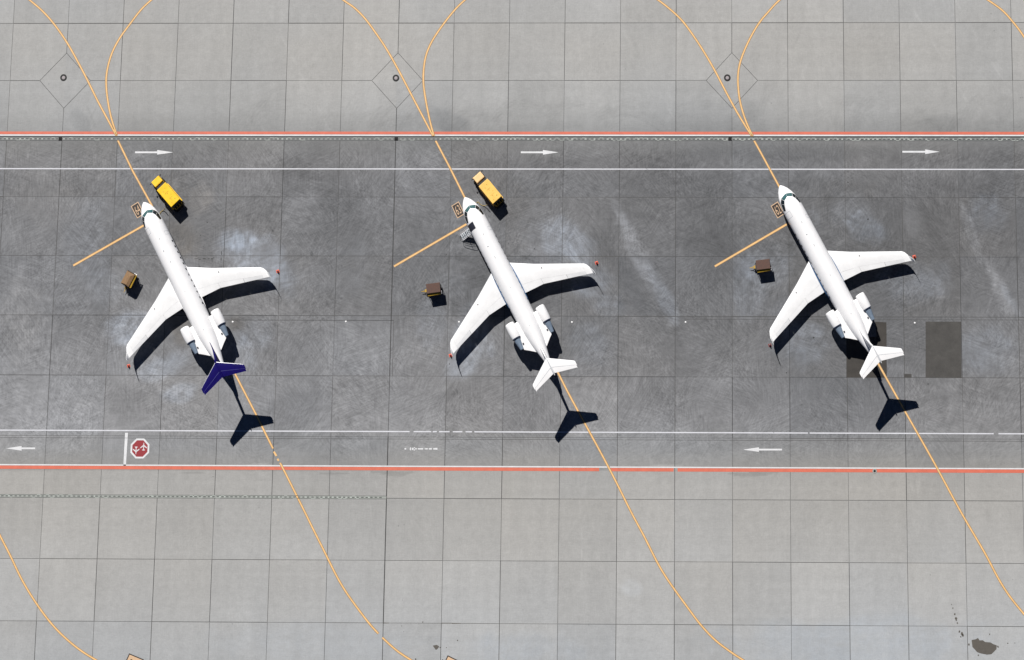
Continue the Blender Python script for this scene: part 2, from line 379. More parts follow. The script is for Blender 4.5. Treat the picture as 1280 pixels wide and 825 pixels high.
for pts, w in [([(330, 2), (412, 163)], 0.07), ([(776, 33), (844, 150)], 0.07), ([(960, 23), (1040, 155)], 0.08), ([(1135, 0), (1212, 132)], 0.07),
               ([(1194, 0), (1278, 142)], 0.09), ([(1110, 531), (1130, 575), (1143, 620), (1142, 655)], 0.11), ([(1185, 510), (1150, 585), (1145, 650)], 0.10),
               ([(711, 547), (722, 590), (727, 660), (727, 735)], 0.08), ([(742, 562), (733, 600), (728, 640)], 0.08), ([(444, 225), (470, 265), (516, 317)], 0.16),
               ([(1129, 395), (1142, 382), (1158, 375), (1180, 371), (1199, 372)], 0.25), ([(445, 298), (468, 285)], 0.2), ([(500, 330), (497, 360), (500, 400), (503, 440)], 0.16),
               ([(502, 330), (499, 360), (502, 400), (505, 440)], 0.12), ([(564, 300), (563, 350), (561, 400), (560, 440)], 0.20), ([(566, 300), (565, 350), (563, 400)], 0.14),
               ([(642, 300), (650, 315), (662, 325), (680, 331)], -0.42), ([(645, 298), (654, 312), (668, 323), (686, 330)], -0.42), ([(655, 298), (659, 282)], -0.4), ([(640, 285), (641, 300)], -0.3),
               ([(697, 320), (699, 316), (703, 317), (702, 321)], -0.8), ([(296, 410), (316, 424), (325, 428)], -0.35), ([(120, 135), (112, 150), (118, 160)], -0.12), ([(108, 130), (120, 160)], -0.15), ([(103, 135), (113, 158)], -0.12),
               ([(1160, 380), (1172, 400)], 0.15), ([(960, 360), (985, 395), (1000, 420)], 0.12), ([(975, 395), (1005, 420), (1030, 430)], -0.2), ([(1157, 402), (1170, 410)], 0.2),
               ([(1000, 40), (992, 60)], -0.08), ([(1010, 2), (988, 26)], -0.1)]: stroke(pts, w)
tone = tone * np.clip(1 + acc, 0.55, 1.6)
warm = (fbm(gx, gy, 16, 3, 41) - 0.5) * 0.5 + (slabrand(2) - 0.5) * 0.35
hue = blue * 0.05 + np.interp(V, [-150, 0, 60, 170, 230, 560, 588, 640, 730, 830], [0.012, 0.012, 0.005, 0.03, 0.05, 0.045, 0.0, 0.0, 0.018, 0.045]) - warm * 0.05
vx = np.stack([gx, gy, np.zeros_like(gx)], -1).reshape(-1, 3)
tone = tone * 0.905
rgb = np.stack([tone * (1 - hue * 0.9 + 0.006), tone * (1.003 - 0.016 * mid - hue * 0.05), tone * (0.98 + hue * 1.15), np.clip(mid * 1.15, 0, 1)], -1)
idx = np.arange(nx * nyy).reshape(nyy, nx)
quads = np.stack([idx[:-1, :-1], idx[:-1, 1:], idx[1:, 1:], idx[1:, :-1]], -1).reshape(-1, 4)
me = bpy.data.meshes.new('ground')
me.vertices.add(len(vx)); me.vertices.foreach_set('co', vx.ravel().astype(np.float32))
me.loops.add(quads.size); me.loops.foreach_set('vertex_index', quads.ravel().astype(np.int32))
me.polygons.add(len(quads)); me.polygons.foreach_set('loop_start', np.arange(0, quads.size, 4, dtype=np.int32))
me.update(calc_edges=True)
ca = me.color_attributes.new('concrete', 'FLOAT_COLOR', 'POINT'); ca.data.foreach_set('color', np.clip(rgb, 0.01, 0.9).reshape(-1).astype(np.float32))
t = NT('apron_concrete'); c = t.coords(); at = t.n('ShaderNodeAttribute', attribute_name='concrete')
g1 = t.noise(c, 5.5, 6, 0.7); g2 = t.noise(t.coords((0.6, 5.0, 1)), 1.6, 4, 0.65); g3 = t.noise(t.coords((6.0, 0.5, 1)), 1.5, 4, 0.6); g4 = t.noise(c, 1.1, 6, 0.7)
f = t.math('MULTIPLY', t.mapr(g1, 0.3, 0.7, 0.94, 1.06), t.mapr(g2, 0.3, 0.7, 0.955, 1.045))
f = t.math('MULTIPLY', f, t.mapr(g3, 0.3, 0.7, 0.965, 1.035)); f = t.math('MULTIPLY', f, t.mapr(g4, 0.3, 0.7, 0.95, 1.05))
tcx = t.n('ShaderNodeTexCoord'); fine = None
for i_, a_ in enumerate((25, 62, 95, 128, 160)):
    mp = t.n('ShaderNodeMapping', vector_type='TEXTURE'); mp.inputs['Rotation'].default_value = (0, 0, math.radians(a_)); mp.inputs['Location'].default_value = (i_ * 13.7, i_ * 5.1, 0)
    t.l(tcx.outputs['Object'], mp.inputs[0])
    sc_ = t.n('ShaderNodeMapping'); sc_.inputs['Scale'].default_value = (0.55, 4.6, 1); t.l(mp.outputs[0], sc_.inputs[0])
    nz = t.n('ShaderNodeTexNoise'); nz.inputs['Scale'].default_value = 1.0; nz.inputs['Detail'].default_value = 3; nz.inputs['Roughness'].default_value = 0.6; nz.inputs['Distortion'].default_value = 0.35; t.l(sc_.outputs[0], nz.inputs[0])
    mk = t.n('ShaderNodeMapping'); mk.inputs['Location'].default_value = (i_ * 31.0, i_ * 17.0, 0); t.l(tcx.outputs['Object'], mk.inputs[0])
    msk = t.mapr(t.noise(mk.outputs[0], 0.13, 2), 0.46, 0.56, 0.0, 1.0)
    v_ = t.math('MULTIPLY', t.math('SUBTRACT', nz.outputs[0], 0.5), msk)
    fine = v_ if fine is None else t.math('ADD', fine, v_)
fine = t.math('ADD', t.math('MULTIPLY', fine, 1.15), t.math('MULTIPLY', t.math('SUBTRACT', t.noise(c, 3.2, 5, 0.75), 0.5), 0.9))
amt_ = t.math('MULTIPLY_ADD', at.outputs['Alpha'], 0.62, 0.10)
f = t.math('MULTIPLY', f, t.math('ADD', 1.0, t.math('MULTIPLY', fine, amt_)))
vo = t.n('ShaderNodeTexVoronoi'); vo.inputs['Scale'].default_value = 0.55; t.l(c, vo.inputs['Vector'])
sp = t.mapr(vo.outputs['Distance'], 0.035, 0.06, 0.72, 1.0); sel = t.math('GREATER_THAN', t.noise(c, 0.23, 2), 0.56)
f = t.math('MULTIPLY', f, t.math('ADD', t.math('MULTIPLY', sel, sp), t.math('SUBTRACT', 1.0, sel)))
t.l(t.colmul(at.outputs['Color'], f), t.b.inputs['Base Color']); t.b.inputs['Roughness'].default_value = 0.88; t.b.inputs['Specular IOR Level'].default_value = 0.25
bp = t.n('ShaderNodeBump'); bp.inputs['Strength'].default_value = 0.25; bp.inputs['Distance'].default_value = 0.02; t.l(g1, bp.inputs['Height']); t.l(bp.outputs[0], t.b.inputs['Normal'])
me.materials.append(t.m)
ground = bpy.data.objects.new('ground', me); COLL.objects.link(ground)
struct(ground, 'concrete apron of square slabs, pale at the edges and dark and stained on the stands')

# ------------------------------------------------------------------ flat marks on the ground
Z1, Z2, Z3, Z4 = 0.004, 0.008, 0.012, 0.016
def poly(bm, pts, z, mi=0):
    f = bm.faces.new([bm.verts.new((p[0], p[1], z)) for p in pts]); f.material_index = mi
    if f.normal.z < 0: f.normal_flip()
    f.normal_update()
    if f.normal.z < 0: f.normal_flip()
def ribbon(bm, pts, w, z, mi=0, off=0.0, spline=True):
    P = [Vector((p[0], p[1], 0)) for p in pts]
    if spline and len(P) > 2:
        Q = []
        for i in range(len(P) - 1):
            p0 = P[max(0, i - 1)]; p1 = P[i]; p2 = P[i + 1]; p3 = P[min(len(P) - 1, i + 2)]
            for k in range(6):
                s = k / 6
                Q.append(0.5 * ((2 * p1) + (p2 - p0) * s + (2 * p0 - 5 * p1 + 4 * p2 - p3) * s * s + (3 * p1 - p0 - 3 * p2 + p3) * s ** 3))
        Q.append(P[-1])
        for _ in range(3): Q = [Q[0]] + [(Q[i - 1] + Q[i] * 2 + Q[i + 1]) / 4 for i in range(1, len(Q) - 1)] + [Q[-1]]
        P = Q
    L = []; R = []
    for i, p in enumerate(P):
        d = (P[min(len(P) - 1, i + 1)] - P[max(0, i - 1)]).normalized(); n = Vector((-d.y, d.x, 0))
        L.append(bm.verts.new((p.x + n.x * (w / 2 + off), p.y + n.y * (w / 2 + off), z)))
        R.append(bm.verts.new((p.x + n.x * (-w / 2 + off), p.y + n.y * (-w / 2 + off), z)))
    for i in range(len(P) - 1):
        f = bm.faces.new((R[i], R[i + 1], L[i + 1], L[i])); f.material_index = mi
def flat(name, bm, m, label, loc=None):
    o = finish(bm, name, m, recalc=False)
    return struct(o, label)
rd = random.Random(5)
# slab joints, interrupted by the three diamond slabs
bm = bmesh.new()
dia = [(1, 1), (7, 1), (13, 1)]
for c in range(-14, 34):
    for r in range(-12, 26):
        w = rd.choice((0.045, 0.055, 0.07, 0.08)) * (1.5 if c == 7 else 1.0)
        x = c * COLW; y0 = -r * ROWW; y1 = -(r + 1) * ROWW
        h = 0.48
        if (c, r) in dia: y0 -= h * ROWW
        if (c, r + 1) in dia: y1 += h * ROWW
        poly(bm, [(x - w / 2, y1), (x + w / 2, y1), (x + w / 2, y0), (x - w / 2, y0)], Z1, 1 if (c == 7 or rd.random() < 0.4) else 0)
for r in range(-12, 27):
    if r in (2,): continue
    for c in range(-14, 33):
        w = rd.choice((0.045, 0.055, 0.07)) * (1.3 if r in (0, 5) else 1.0) * (0.7 if r in (7,) else 1)
        if r == 8 and c < 7: continue
        x0 = c * COLW; x1 = (c + 1) * COLW; y = -r * ROWW
        if (c, r) in dia: x0 += 0.46 * COLW
        if (c + 1, r) in dia: x1 -= 0.46 * COLW
        x0 += 0.045; x1 -= 0.045
        poly(bm, [(x0, y - w / 2), (x1, y - w / 2), (x1, y + w / 2), (x0, y + w / 2)], Z1, 1 if rd.random() < (0.8 if r == 8 else 0.35) else 0)
for c, r in dia:
    q = [(c * COLW, -(r - .48) * ROWW), ((c + .46) * COLW, -r * ROWW), (c * COLW, -(r + .48) * ROWW), ((c - .46) * COLW, -r * ROWW)]
    for i in range(4): ribbon(bm, [q[i], q[(i + 1) % 4]], 0.06, Z1, 0)
a = G(280, 400); b = G(492, 400); poly(bm, [(a.x, a.y - .03), (b.x, a.y - .03), (b.x, a.y + .03), (a.x, a.y + .03)], Z1, 1)
a = G(492, 400); b = G(492, 470); poly(bm, [(a.x, b.y), (a.x + .05, b.y), (a.x + .05, a.y), (a.x, a.y)], Z2, 0)
a = G(855, 399); b = G(1290, 400); poly(bm, [(a.x, a.y - .025), (b.x, a.y - .025), (b.x, a.y + .025), (a.x, a.y + .025)], Z1, 0)
a = G(-20, 545.5); b = G(1290, 545.5); poly(bm, [(a.x, a.y - .16), (b.x, a.y - .16), (b.x, a.y - .12), (a.x, a.y - .12)], Z2, 0)
flat('ground_joint_lines', bm, [M['joint'], M['jointd']], 'thin dark joints between the square concrete slabs')
# repair patches, spills
bm = bmesh.new()
poly(bm, [G(1157, 402), G(1157, 472), G(1202, 472.5), G(1201, 402)], Z2)
flat('ground_patch', bm, M['asphalt'], 'dark rectangular repair patch right of the rightmost jet')
bm = bmesh.new()
poly(bm, [G(1058, 421), G(1058, 472), G(1108.5, 472), G(1108, 403), G(1094, 402), G(1096, 421)], Z2)
flat('ground_patch', bm, M['asphaltd'], 'dark repair patch under the tail of the rightmost jet')
bm = bmesh.new(); poly(bm, [G(1130, 467.5), G(1130, 472), G(1139.5, 472), G(1139.5, 467.5)], Z2)
flat('ground_patch', bm, M['asphalt'], 'small dark patch between the two large repair patches')
bm = bmesh.new()
poly(bm, [G(960 + x / 4, 640 + y / 4) for x, y in [(1018, 640), (1036, 637), (1050, 630), (1058, 642), (1074, 641), (1086, 650), (1112, 652), (1128, 661), (1144, 667), (1142, 686), (1128, 700), (1117, 711), (1094, 713), (1078, 710), (1060, 706), (1045, 700), (1033, 686), (1022, 675)]], Z2)
for x, y, r in [(1052, 716, 3), (1150, 673, 4), (1108, 611, 3), (1199, 656, 3), (1234, 655, 2), (1005, 663, 4), (924, 480, 3), (934, 510, 4), (940, 533, 5), (941, 541, 3), (947, 555, 3), (957, 598, 4), (970, 608, 6), (975, 618, 5), (964, 624, 3), (918, 462, 2)]:
    p = G(960 + x / 4, 640 + y / 4); rr = r / 4 / 9.6 * 1.1
    poly(bm, [(p.x + rr * math.cos(k) * rd.uniform(.7, 1.3), p.y + rr * 1.2 * math.sin(k) * rd.uniform(.7, 1.3)) for k in np.arange(0, 6.2, 0.9)], Z2)
flat('ground_stain', bm, M['oil'], 'dark irregular spill with a trail of drops at the lower right')
bm = bmesh.new()
poly(bm, [G(x, y) for x, y in [(541, 807), (546, 806), (549, 808), (547, 811), (545, 812.5), (543, 810)]], Z2)
for x, y, r in [(550, 809.5, .7), (558, 809.5, .6), (572, 800.5, .8), (528.5, 777.5, .7), (502, 782.5, .5), (504.5, 789.5, .4), (519.5, 824, 1.0), (553, 825, 1.0), (503, 750, .4)]:
    p = G(x, y); rr = r / 9.6
    poly(bm, [(p.x + rr * math.cos(k) * rd.uniform(.7, 1.3), p.y + rr * math.sin(k) * rd.uniform(.7, 1.3)) for k in np.arange(0, 6.2, 0.9)], Z2)
for x0, x1, y in [(552, 565, 778.9), (565, 576, 779.2), (479, 486, 778.7)]:
    poly(bm, [G(x0, y - .5), G(x0, y + .5), G(x1, y + .45), G(x1, y - .3)], Z2)
flat('ground_stain', bm, M['oil'], 'small dark spots by the lower edge near the middle')
bm = bmesh.new()
for x0, x1, y, w in [(243, 246, 323.4, .6), (246, 248, 323, .5), (248.5, 251, 324, .9), (253.5, 257, 323.4, 1.0), (259.5, 262, 323.4, .7), (264, 266, 323.6, 1.4), (266, 268, 322.4, 1.0), (248, 251, 333.4, .6), (244.5, 246, 320.2, .5), (263, 264, 329, .6)]:
    poly(bm, [G(x0, y - w / 2), G(x0, y + w / 2), G(x1, y + w / 2), G(x1, y - w / 2)], Z2)
for x, y0, y1 in [(276.4, 322, 326), (276.8, 314, 318.5)]: poly(bm, [G(x - .4, y0), G(x - .4, y1), G(x + .4, y1), G(x + .4, y0)], Z2)
for x, y, r in [(200, 329, .6), (201.5, 322.5, .4), (245, 273, .5), (246, 290, .6), (250.5, 294, .7), (254, 308, .5), (259, 278, .8), (265, 280, .5), (182, 397, .7), (1060, 228, .8), (1085, 274, 1.0), (1072, 239, .5), (668, 311, .8), (660, 278, .6), (650, 295, .5), (558, 318, .6), (559, 324, .6), (1017, 422, 1.2), (1160, 480, .9), (982, 413, .5), (1076, 300, .5), (131, 497, .5), (562, 455, .8), (983, 466, .8)]:
    p = G(x, y); rr = r / 9.6
    poly(bm, [(p.x + rr * math.cos(k) * rd.uniform(.7, 1.3), p.y + rr * math.sin(k) * rd.uniform(.7, 1.3)) for k in np.arange(0, 6.2, 0.9)], Z2)
flat('ground_tar_markings', bm, M['tar'], 'black tar spots and a row of broken black dashes beside the left jet')
# boundary lines
def hline(bm, ya, yb, x0, x1, z, mi=0, yref=640):
    a = G(yref, ya).y; b = G(yref, yb).y
    xa = G(x0, ya).x if x0 > -50 else -70; xb = G(x1, ya).x if x1 < 1330 else 215
    poly(bm, [(xa, b), (xb, b), (xb, a), (xa, a)], z, mi)
for nm, ya, yb, m_, lab, segs in [
    ('red_ground_line', 164.6, 168.0, 'p_red', 'long red boundary line above the stands', [(-99, 9999)]),
    ('white_ground_line', 168.3, 169.9, 'p_whiteb', 'thin white line just below the upper red line', [(-99, 9999)]),
    ('white_ground_line', 210.6, 212.0, 'p_white', 'long white service road line above the noses of the jets', [(-99, 9999)]),
    ('white_ground_line', 539.2, 540.7, 'p_white', 'long white service road line below the tails of the jets', [(-99, 512), (517, 539), (541, 546), (549, 562), (566, 578), (582, 590), (593, 1010), (1012, 1242), (1248, 9999)]),
    ('white_ground_line', 582.6, 584.1, 'p_whiteb', 'thin white line just above the lower red line', [(-99, 9999)]),
    ('red_ground_line', 584.4, 588.6, 'p_red', 'long red boundary line below the stands', [(-99, 749), (762, 842), (847, 9999)])]:
    bm = bmesh.new()
    for a, b in segs: hline(bm, ya, yb, a, b, Z2)
    flat(nm, bm, M[m_], lab)
bm = bmesh.new(); poly(bm, [G(156.4, 541), G(154.2, 582), G(157.4, 582), G(160, 541)], Z2)
flat('white_ground_line', bm, M['p_whiteb'], 'short thick white stop bar left of the red octagon')
# taxi lines
lead = [
    ('left jet: straight yellow taxi line coming from the upper left corner to the red line', [(-60, -52), (-25, -42), (10, -22), (37, 0), (52, 12.7), (66, 28), (81.5, 49.6), (95.5, 73.8), (109.5, 100.6), (122, 126), (135, 150), (145.4, 169.4)]),
    ('curved yellow taxi line bending right above the left jet', [(260, -50), (222, -28), (189, 0), (175.7, 12.7), (163, 29.3), (150, 47), (140, 66), (134.4, 85.3), (132.6, 101.8), (134.2, 122.2), (138.7, 146.4), (146.2, 169.6)]),
    ('yellow lead-in line ending at the nose of the left jet', [(147.2, 175.2), (166, 214), (190.5, 258)]),
    ('straight yellow taxi line coming from the top to the red line above the middle jet', [(330, -52), (370, -42), (405, -20), (429, 0), (442.2, 9), (456.2, 22.9), (470.2, 42), (483, 61), (498.2, 87.8), (513.5, 117.1), (526.2, 141.3), (541.5, 170.5)]),
    ('curved yellow taxi line bending right above the middle jet', [(655, -50), (615, -28), (581, 0), (567, 14), (553, 31.8), (540.2, 51), (532.6, 68.7), (529.5, 87.8), (529.5, 107), (533, 129.8), (537.7, 152.7), (542.6, 170.5)]),
    ('yellow lead-in line ending at the nose of the middle jet', [(544.6, 176), (562, 209), (583.5, 252)]),
    ('straight yellow taxi line coming from the top to the red line above the right jet', [(720, -52), (760, -42), (798, -18), (822.8, 0), (836, 10.2), (851.3, 24.2), (864, 40.7), (876.8, 59.8), (892, 85.3), (907.3, 114.6), (922.6, 142.6), (939.9, 170.3)]),
    ('curved yellow taxi line bending right above the right jet', [(1050, -50), (1010, -30), (974.3, 0), (960, 15.3), (949.3, 28), (937.9, 47.1), (927.7, 70), (923.1, 87.8), (922.6, 107), (925.6, 129.8), (932.8, 152.7), (940.9, 170.3)]),
    ('yellow lead-in line ending at the nose of the right jet', [(942.6, 175.6), (956, 200), (976, 237)]),
    ('yellow taxi line crossing the upper right corner', [(1130, -52), (1170, -40), (1208, -18), (1235, 0), (1252.8, 12.7), (1265.5, 26.7), (1280, 45.8), (1300, 80), (1325, 125), (1348, 169)]),
    ('yellow diagonal bar left of the left jet nose', [(91.5, 332), (181, 281)]),
    ('yellow diagonal bar left of the middle jet nose', [(492.5, 333), (583, 280.2)]),
    ('yellow diagonal bar left of the right jet nose', [(893.5, 333), (984, 280)]),
    ('yellow taxi line running from the left jet tail to its worn break', [(290, 459), (295.3, 470.2), (320, 518), (341.2, 560.7)]),
    ('short yellow dashes where the left jet taxi line is worn away', None),
    ('yellow taxi line curving from the lower red line down behind the left jet', [(350, 578.6), (355, 588), (380, 638), (391, 660.5), (406.3, 691), (420, 718.7), (432.5, 740), (447.5, 761), (462.5, 780.5), (473, 792)]),
    ('last piece of yellow taxi line at the lower edge behind the left jet', [(478, 797), (495, 812.5), (513.7, 825), (545, 843), (600, 862)]),
    ('yellow taxi line curving from the tail of the middle jet to the lower edge', [(690, 451), (698.2, 467.3), (715, 500), (760, 582.5), (788.8, 640), (805, 670), (820, 700), (830, 717.5), (842.5, 736), (860, 760), (875, 780), (892.5, 798.8), (910, 812.5), (928.8, 825), (965, 846), (1010, 862)]),
    ('yellow taxi line curving from the tail of the right jet to the right edge', [(1092, 444), (1099.8, 458.2), (1134, 519), (1143.7, 536), (1170, 582.5), (1201, 640), (1231, 691), (1247.5, 722.5), (1262.5, 746), (1280, 767.5), (1300, 790), (1340, 825), (1390, 855)]),
    ('yellow taxi line crossing the lower left corner', [(-60, 552), (-30, 610), (0, 669.5), (12.5, 693.7), (27.5, 725), (45, 753.7), (62.5, 777.5), (80, 796), (100, 812.5), (120, 825), (155, 845), (200, 860)])]
for lab, pts in lead:
    bm = bmesh.new()
    if pts is None:
        for a, b in [((342.3, 564.5), (345.6, 570)), ((346.8, 573.5), (348.4, 576))]: ribbon(bm, [G(*a), G(*b)], 0.24, Z3, 0)
    else:
        P = [G(*p) for p in pts]
        bar = 'diagonal' in lab
        ribbon(bm, P, 0.31 if not bar else 0.34, Z2 + 0.0005, 1, spline=len(P) > 4)
        ribbon(bm, P, 0.18 if not bar else 0.22, Z3, 0, spline=len(P) > 4)
    flat('yellow_ground_line', bm, [M['p_yellow'], M['p_edge']], lab)
# arrows
def arrow(x0, xh, x1, y, lab, worn=False):
    bm = bmesh.new(); s = 1 if x1 > x0 else -1
    if not worn:
        poly(bm, [G(x0, y - 1.1), G(x0, y + 1.1), G(xh, y + 1.1), G(xh, y - 1.1)], Z2)
        poly(bm, [G(xh, y - 2.9), G(xh, y + 2.9), G(x1, y + .1), G(x1, y - .1)], Z2)
    else:
        for a, b, h in [(546.8, 541.5, 1.2), (539.8, 536, 1.0), (534.6, 530.8, .9), (529, 522.4, 1.0), (521, 517.6, .8), (518.8, 517, 2.2), (516.5, 514.8, 1.6), (513.8, 512.2, 2.0), (507.8, 505.6, 1.0)]:
            poly(bm, [G(a, y - h), G(a, y + h), G(b, y + h * .8), G(b, y - h * .6)], Z2)
    flat('white_ground_arrow_markings', bm, M['p_whiteb'], lab)
arrow(168.8, 196.5, 216, 190.4, 'white arrow pointing right above the left jet')
arrow(651, 678.7, 697.5, 190.4, 'white arrow pointing right above the middle jet')
arrow(1128, 1156.5, 1174, 189.7, 'white arrow pointing right above the right jet')
arrow(44, 27, 8, 560.4, 'white arrow pointing left, left of the red octagon')
arrow(977.5, 948.7, 929.5, 562, 'white arrow pointing left between the middle and right jets')
arrow(547, 518, 503, 561, 'badly worn white arrow pointing left below the middle jet', True)
# octagon with two small aircraft
c0 = G(174.9, 560.6)
bm = bmesh.new()
octp = lambda r, z, mi: poly(bm, [(c0.x + r * math.cos(math.pi / 8 + k * math.pi / 4), c0.y + r * ST * math.sin(math.pi / 8 + k * math.pi / 4)) for k in range(8)], z, mi)
octp(1.33, Z2, 1); octp(1.09, Z3, 0)
def pic(cx, cy, s, up):
    d = 1 if up else -1
    T = lambda pts: [(cx + x * s * d, cy + y * s * d * ST) for x, y in pts]
    poly(bm, T([(-.09, -.85), (.09, -.85), (.10, .6), (0, 1.05), (-.10, .6)]), Z4, 1)
    poly(bm, T([(.085, .45), (.085, .1), (.8, -.35), (.8, -.12)]), Z4, 1); poly(bm, T([(-.085, .45), (-.8, -.12), (-.8, -.35), (-.085, .1)]), Z4, 1)
    poly(bm, T([(.085, -.5), (.085, -.72), (.34, -.85), (.34, -.7)]), Z4, 1); poly(bm, T([(-.085, -.5), (-.34, -.7), (-.34, -.85), (-.085, -.72)]), Z4, 1)
p = G(170.1, 562.7); pic(p.x, p.y, 0.54, False); p = G(179.6, 558.6); pic(p.x, p.y, 0.54, True)
flat('ground_sign_markings', bm, [M['p_sign'], M['p_cream' if False else 'p_whiteb']], 'red octagon with white border and two white aircraft painted on the ground')
# stand numbers
def textmesh(txt, sx, sy):
    cu = bpy.data.curves.new('digits', 'FONT'); cu.body = txt; cu.size = 1.0; cu.align_x = 'CENTER'; cu.align_y = 'CENTER'; cu.offset = -0.004; cu.resolution_u = 4
    ob = bpy.data.objects.new('digits', cu); COLL.objects.link(ob)
    bpy.context.view_layer.update()
    me = bpy.data.meshes.new_from_object(ob.evaluated_get(bpy.context.evaluated_depsgraph_get()))
    bpy.data.objects.remove(ob); bpy.data.curves.remove(cu)
    co = np.array([v.co[:] for v in me.vertices]); mn = co.min(0); mx = co.max(0)
    for v in me.vertices:
        v.co.x = (v.co.x - (mn[0] + mx[0]) / 2) / (mx[0] - mn[0]) * sx; v.co.y = (v.co.y - (mn[1] + mx[1]) / 2) / (mx[1] - mn[1]) * sy; v.co.z = 0
    return me
HEAD = math.radians(119.1)
for txt, cs, lab in [('64', [(172.7, 251.9), (163.4, 258.0), (171.6, 272.9), (180.6, 267.4)], 'black panel reading 64 with yellow border beside the left jet nose'),
                     ('63', [(573.6, 251.4), (564.0, 257.6), (572.0, 272.8), (580.6, 267.8)], 'black panel reading 63 with yellow border beside the middle jet nose'),
                     ('62', [(972.4, 251.6), (963.1, 257.7), (972.2, 272.8), (980.6, 267.6)], 'black panel reading 62 with yellow border beside the right jet nose')]:
    P = [G(*c) for c in cs]; ctr = sum(P, Vector()) / 4
    up = ((P[0] + P[1]) - (P[2] + P[3])) / 2; rt = ((P[0] + P[3]) - (P[1] + P[2])) / 2
    bm = bmesh.new(); q = lambda sx, sy: ctr + rt * sx / 2 + up * sy / 2
    poly(bm, [q(-1, -1), q(1, -1), q(1, 1), q(-1, 1)], Z3, 0)
    poly(bm, [q(-.84, -.89), q(.84, -.89), q(.84, .89), q(-.84, .89)], Z4, 1)
    me_ = textmesh(txt, 1.0, 1.0); b2 = bmesh.new(); b2.from_mesh(me_)
    vm = {}
    for v in b2.verts: pp = ctr + rt * v.co.x * 0.58 + up * v.co.y * 0.64; vm[v] = bm.verts.new((pp.x, pp.y, 0.020))
    for f_ in b2.faces:
        nf = bm.faces.new([vm[v] for v in f_.verts]); nf.material_index = 0; nf.normal_update()
        if nf.normal.z < 0: nf.normal_flip()
    b2.free()
    flat('ground_number_markings', bm, [M['p_cream'], M['p_black']], lab)
for (a, b, c, dot), lab in [(((161.5, 816.6), (180.5, 824.6), (157.2, 826.2), (164.2, 824.6)), 'corner of a yellow panel with black border at the lower edge near the left'),
                       (((559.6, 819.0), (573.0, 825.6), (555.6, 827.8), (562.8, 827)), 'corner of a yellow panel with black border at the lower edge near the middle')]:
    A, B, C_ = G(*a), G(*b), G(*c); r_ = (B - A).normalized(); d_ = (C_ - A).normalized()
    bm = bmesh.new(); q = lambda x, y: A + r_ * x + d_ * y
    poly(bm, [q(0, 0), q(2.1, 0), q(2.1, 2.4), q(0, 2.4)], Z2, 1); poly(bm, [q(.13, .13), q(1.97, .13), q(1.97, 2.27), q(.13, 2.27)], Z3, 0)
    for x0 in (.5, 1.2): poly(bm, [q(x0, .62), q(x0 + .22, .55), q(x0 + .22, 1.9), q(x0, 1.9)], Z4, 1)
    flat('ground_number_markings', bm, [M['p_cream'], M['p_black']], lab)
# drainage channels
def drain(ya, yb, x0, x1, lab, pale, dense):
    a = G(640, ya).y; b = G(640, yb).y; xa = G(x0, ya).x if x0 > -50 else -70; xb = G(x1, ya).x if x1 < 1330 else 215
    bm = bmesh.new(); r2 = random.Random(int(ya))
    poly(bm, [(xa, b), (xb, b), (xb, a), (xa, a)], Z2, 0)
    h = a - b
    poly(bm, [(xa, b), (xb, b), (xb, b + .06), (xa, b + .06)], Z3, 1)
    if not pale: poly(bm, [(xa, a - .20), (xb, a - .20), (xb, a), (xa, a)], Z3, 1)
    else: poly(bm, [(xa, a - .06), (xb, a - .06), (xb, a), (xa, a)], Z3, 1)
    yc = b + h * (0.36 if not pale else 0.5); x = xa
    while x < xb - 0.6:
        L = r2.uniform(.26, .36)
        poly(bm, [(x, yc - .07), (x + L, yc - .07), (x + L, yc + .07), (x, yc + .07)], Z3, 1)
        uu = (x - xa) / (xb - xa)
        if r2.random() < dense(uu):
            y_ = yc + r2.choice((-.15, .15, .13)); poly(bm, [(x - .1, y_ - .035), (x + r2.uniform(.2, .7), y_ - .035), (x + .4, y_ + .04), (x, y_ + .04)], Z4, 2)
        if r2.random() < dense(uu) * .8: poly(bm, [(x + L + .02, yc - .07), (x + .58, yc - .06), (x + .57, yc + .07), (x + L + .03, yc + .06)], Z4, 2)
        x += 0.59
    return flat('ground_drain_channel', bm, [M['drainl'] if pale else M['drain'], M['slotp'] if pale else M['slot'], M['lime']], lab)
drain(170.1, 175.9, -99, 9999, 'slotted drainage channel running below the upper red line', False, lambda u: 0.35 if u < .45 else 0.75)
drain(620.4, 624.6, -99, 483, 'slotted drainage channel at the lower left ending at a slab joint', True, lambda u: 0.35)
for x in (75.4, 495.3, 912.6):
    p = G(x, 173.6); bm = bmesh.new(); box(bm, (0, 0, .015), (.46, .46, .03)); W_ = Matrix.Identity(3)
    o = finish(bm, 'drain_cover', M['hole'], loc=(p.x, p.y, 0.012))
    tag(o, {75.4: 'small black square drain cover above the left jet', 495.3: 'small black square drain cover above the middle jet', 912.6: 'small black square drain cover above the right jet'}[x], 'drain cover', 'drain covers on the upper channel')
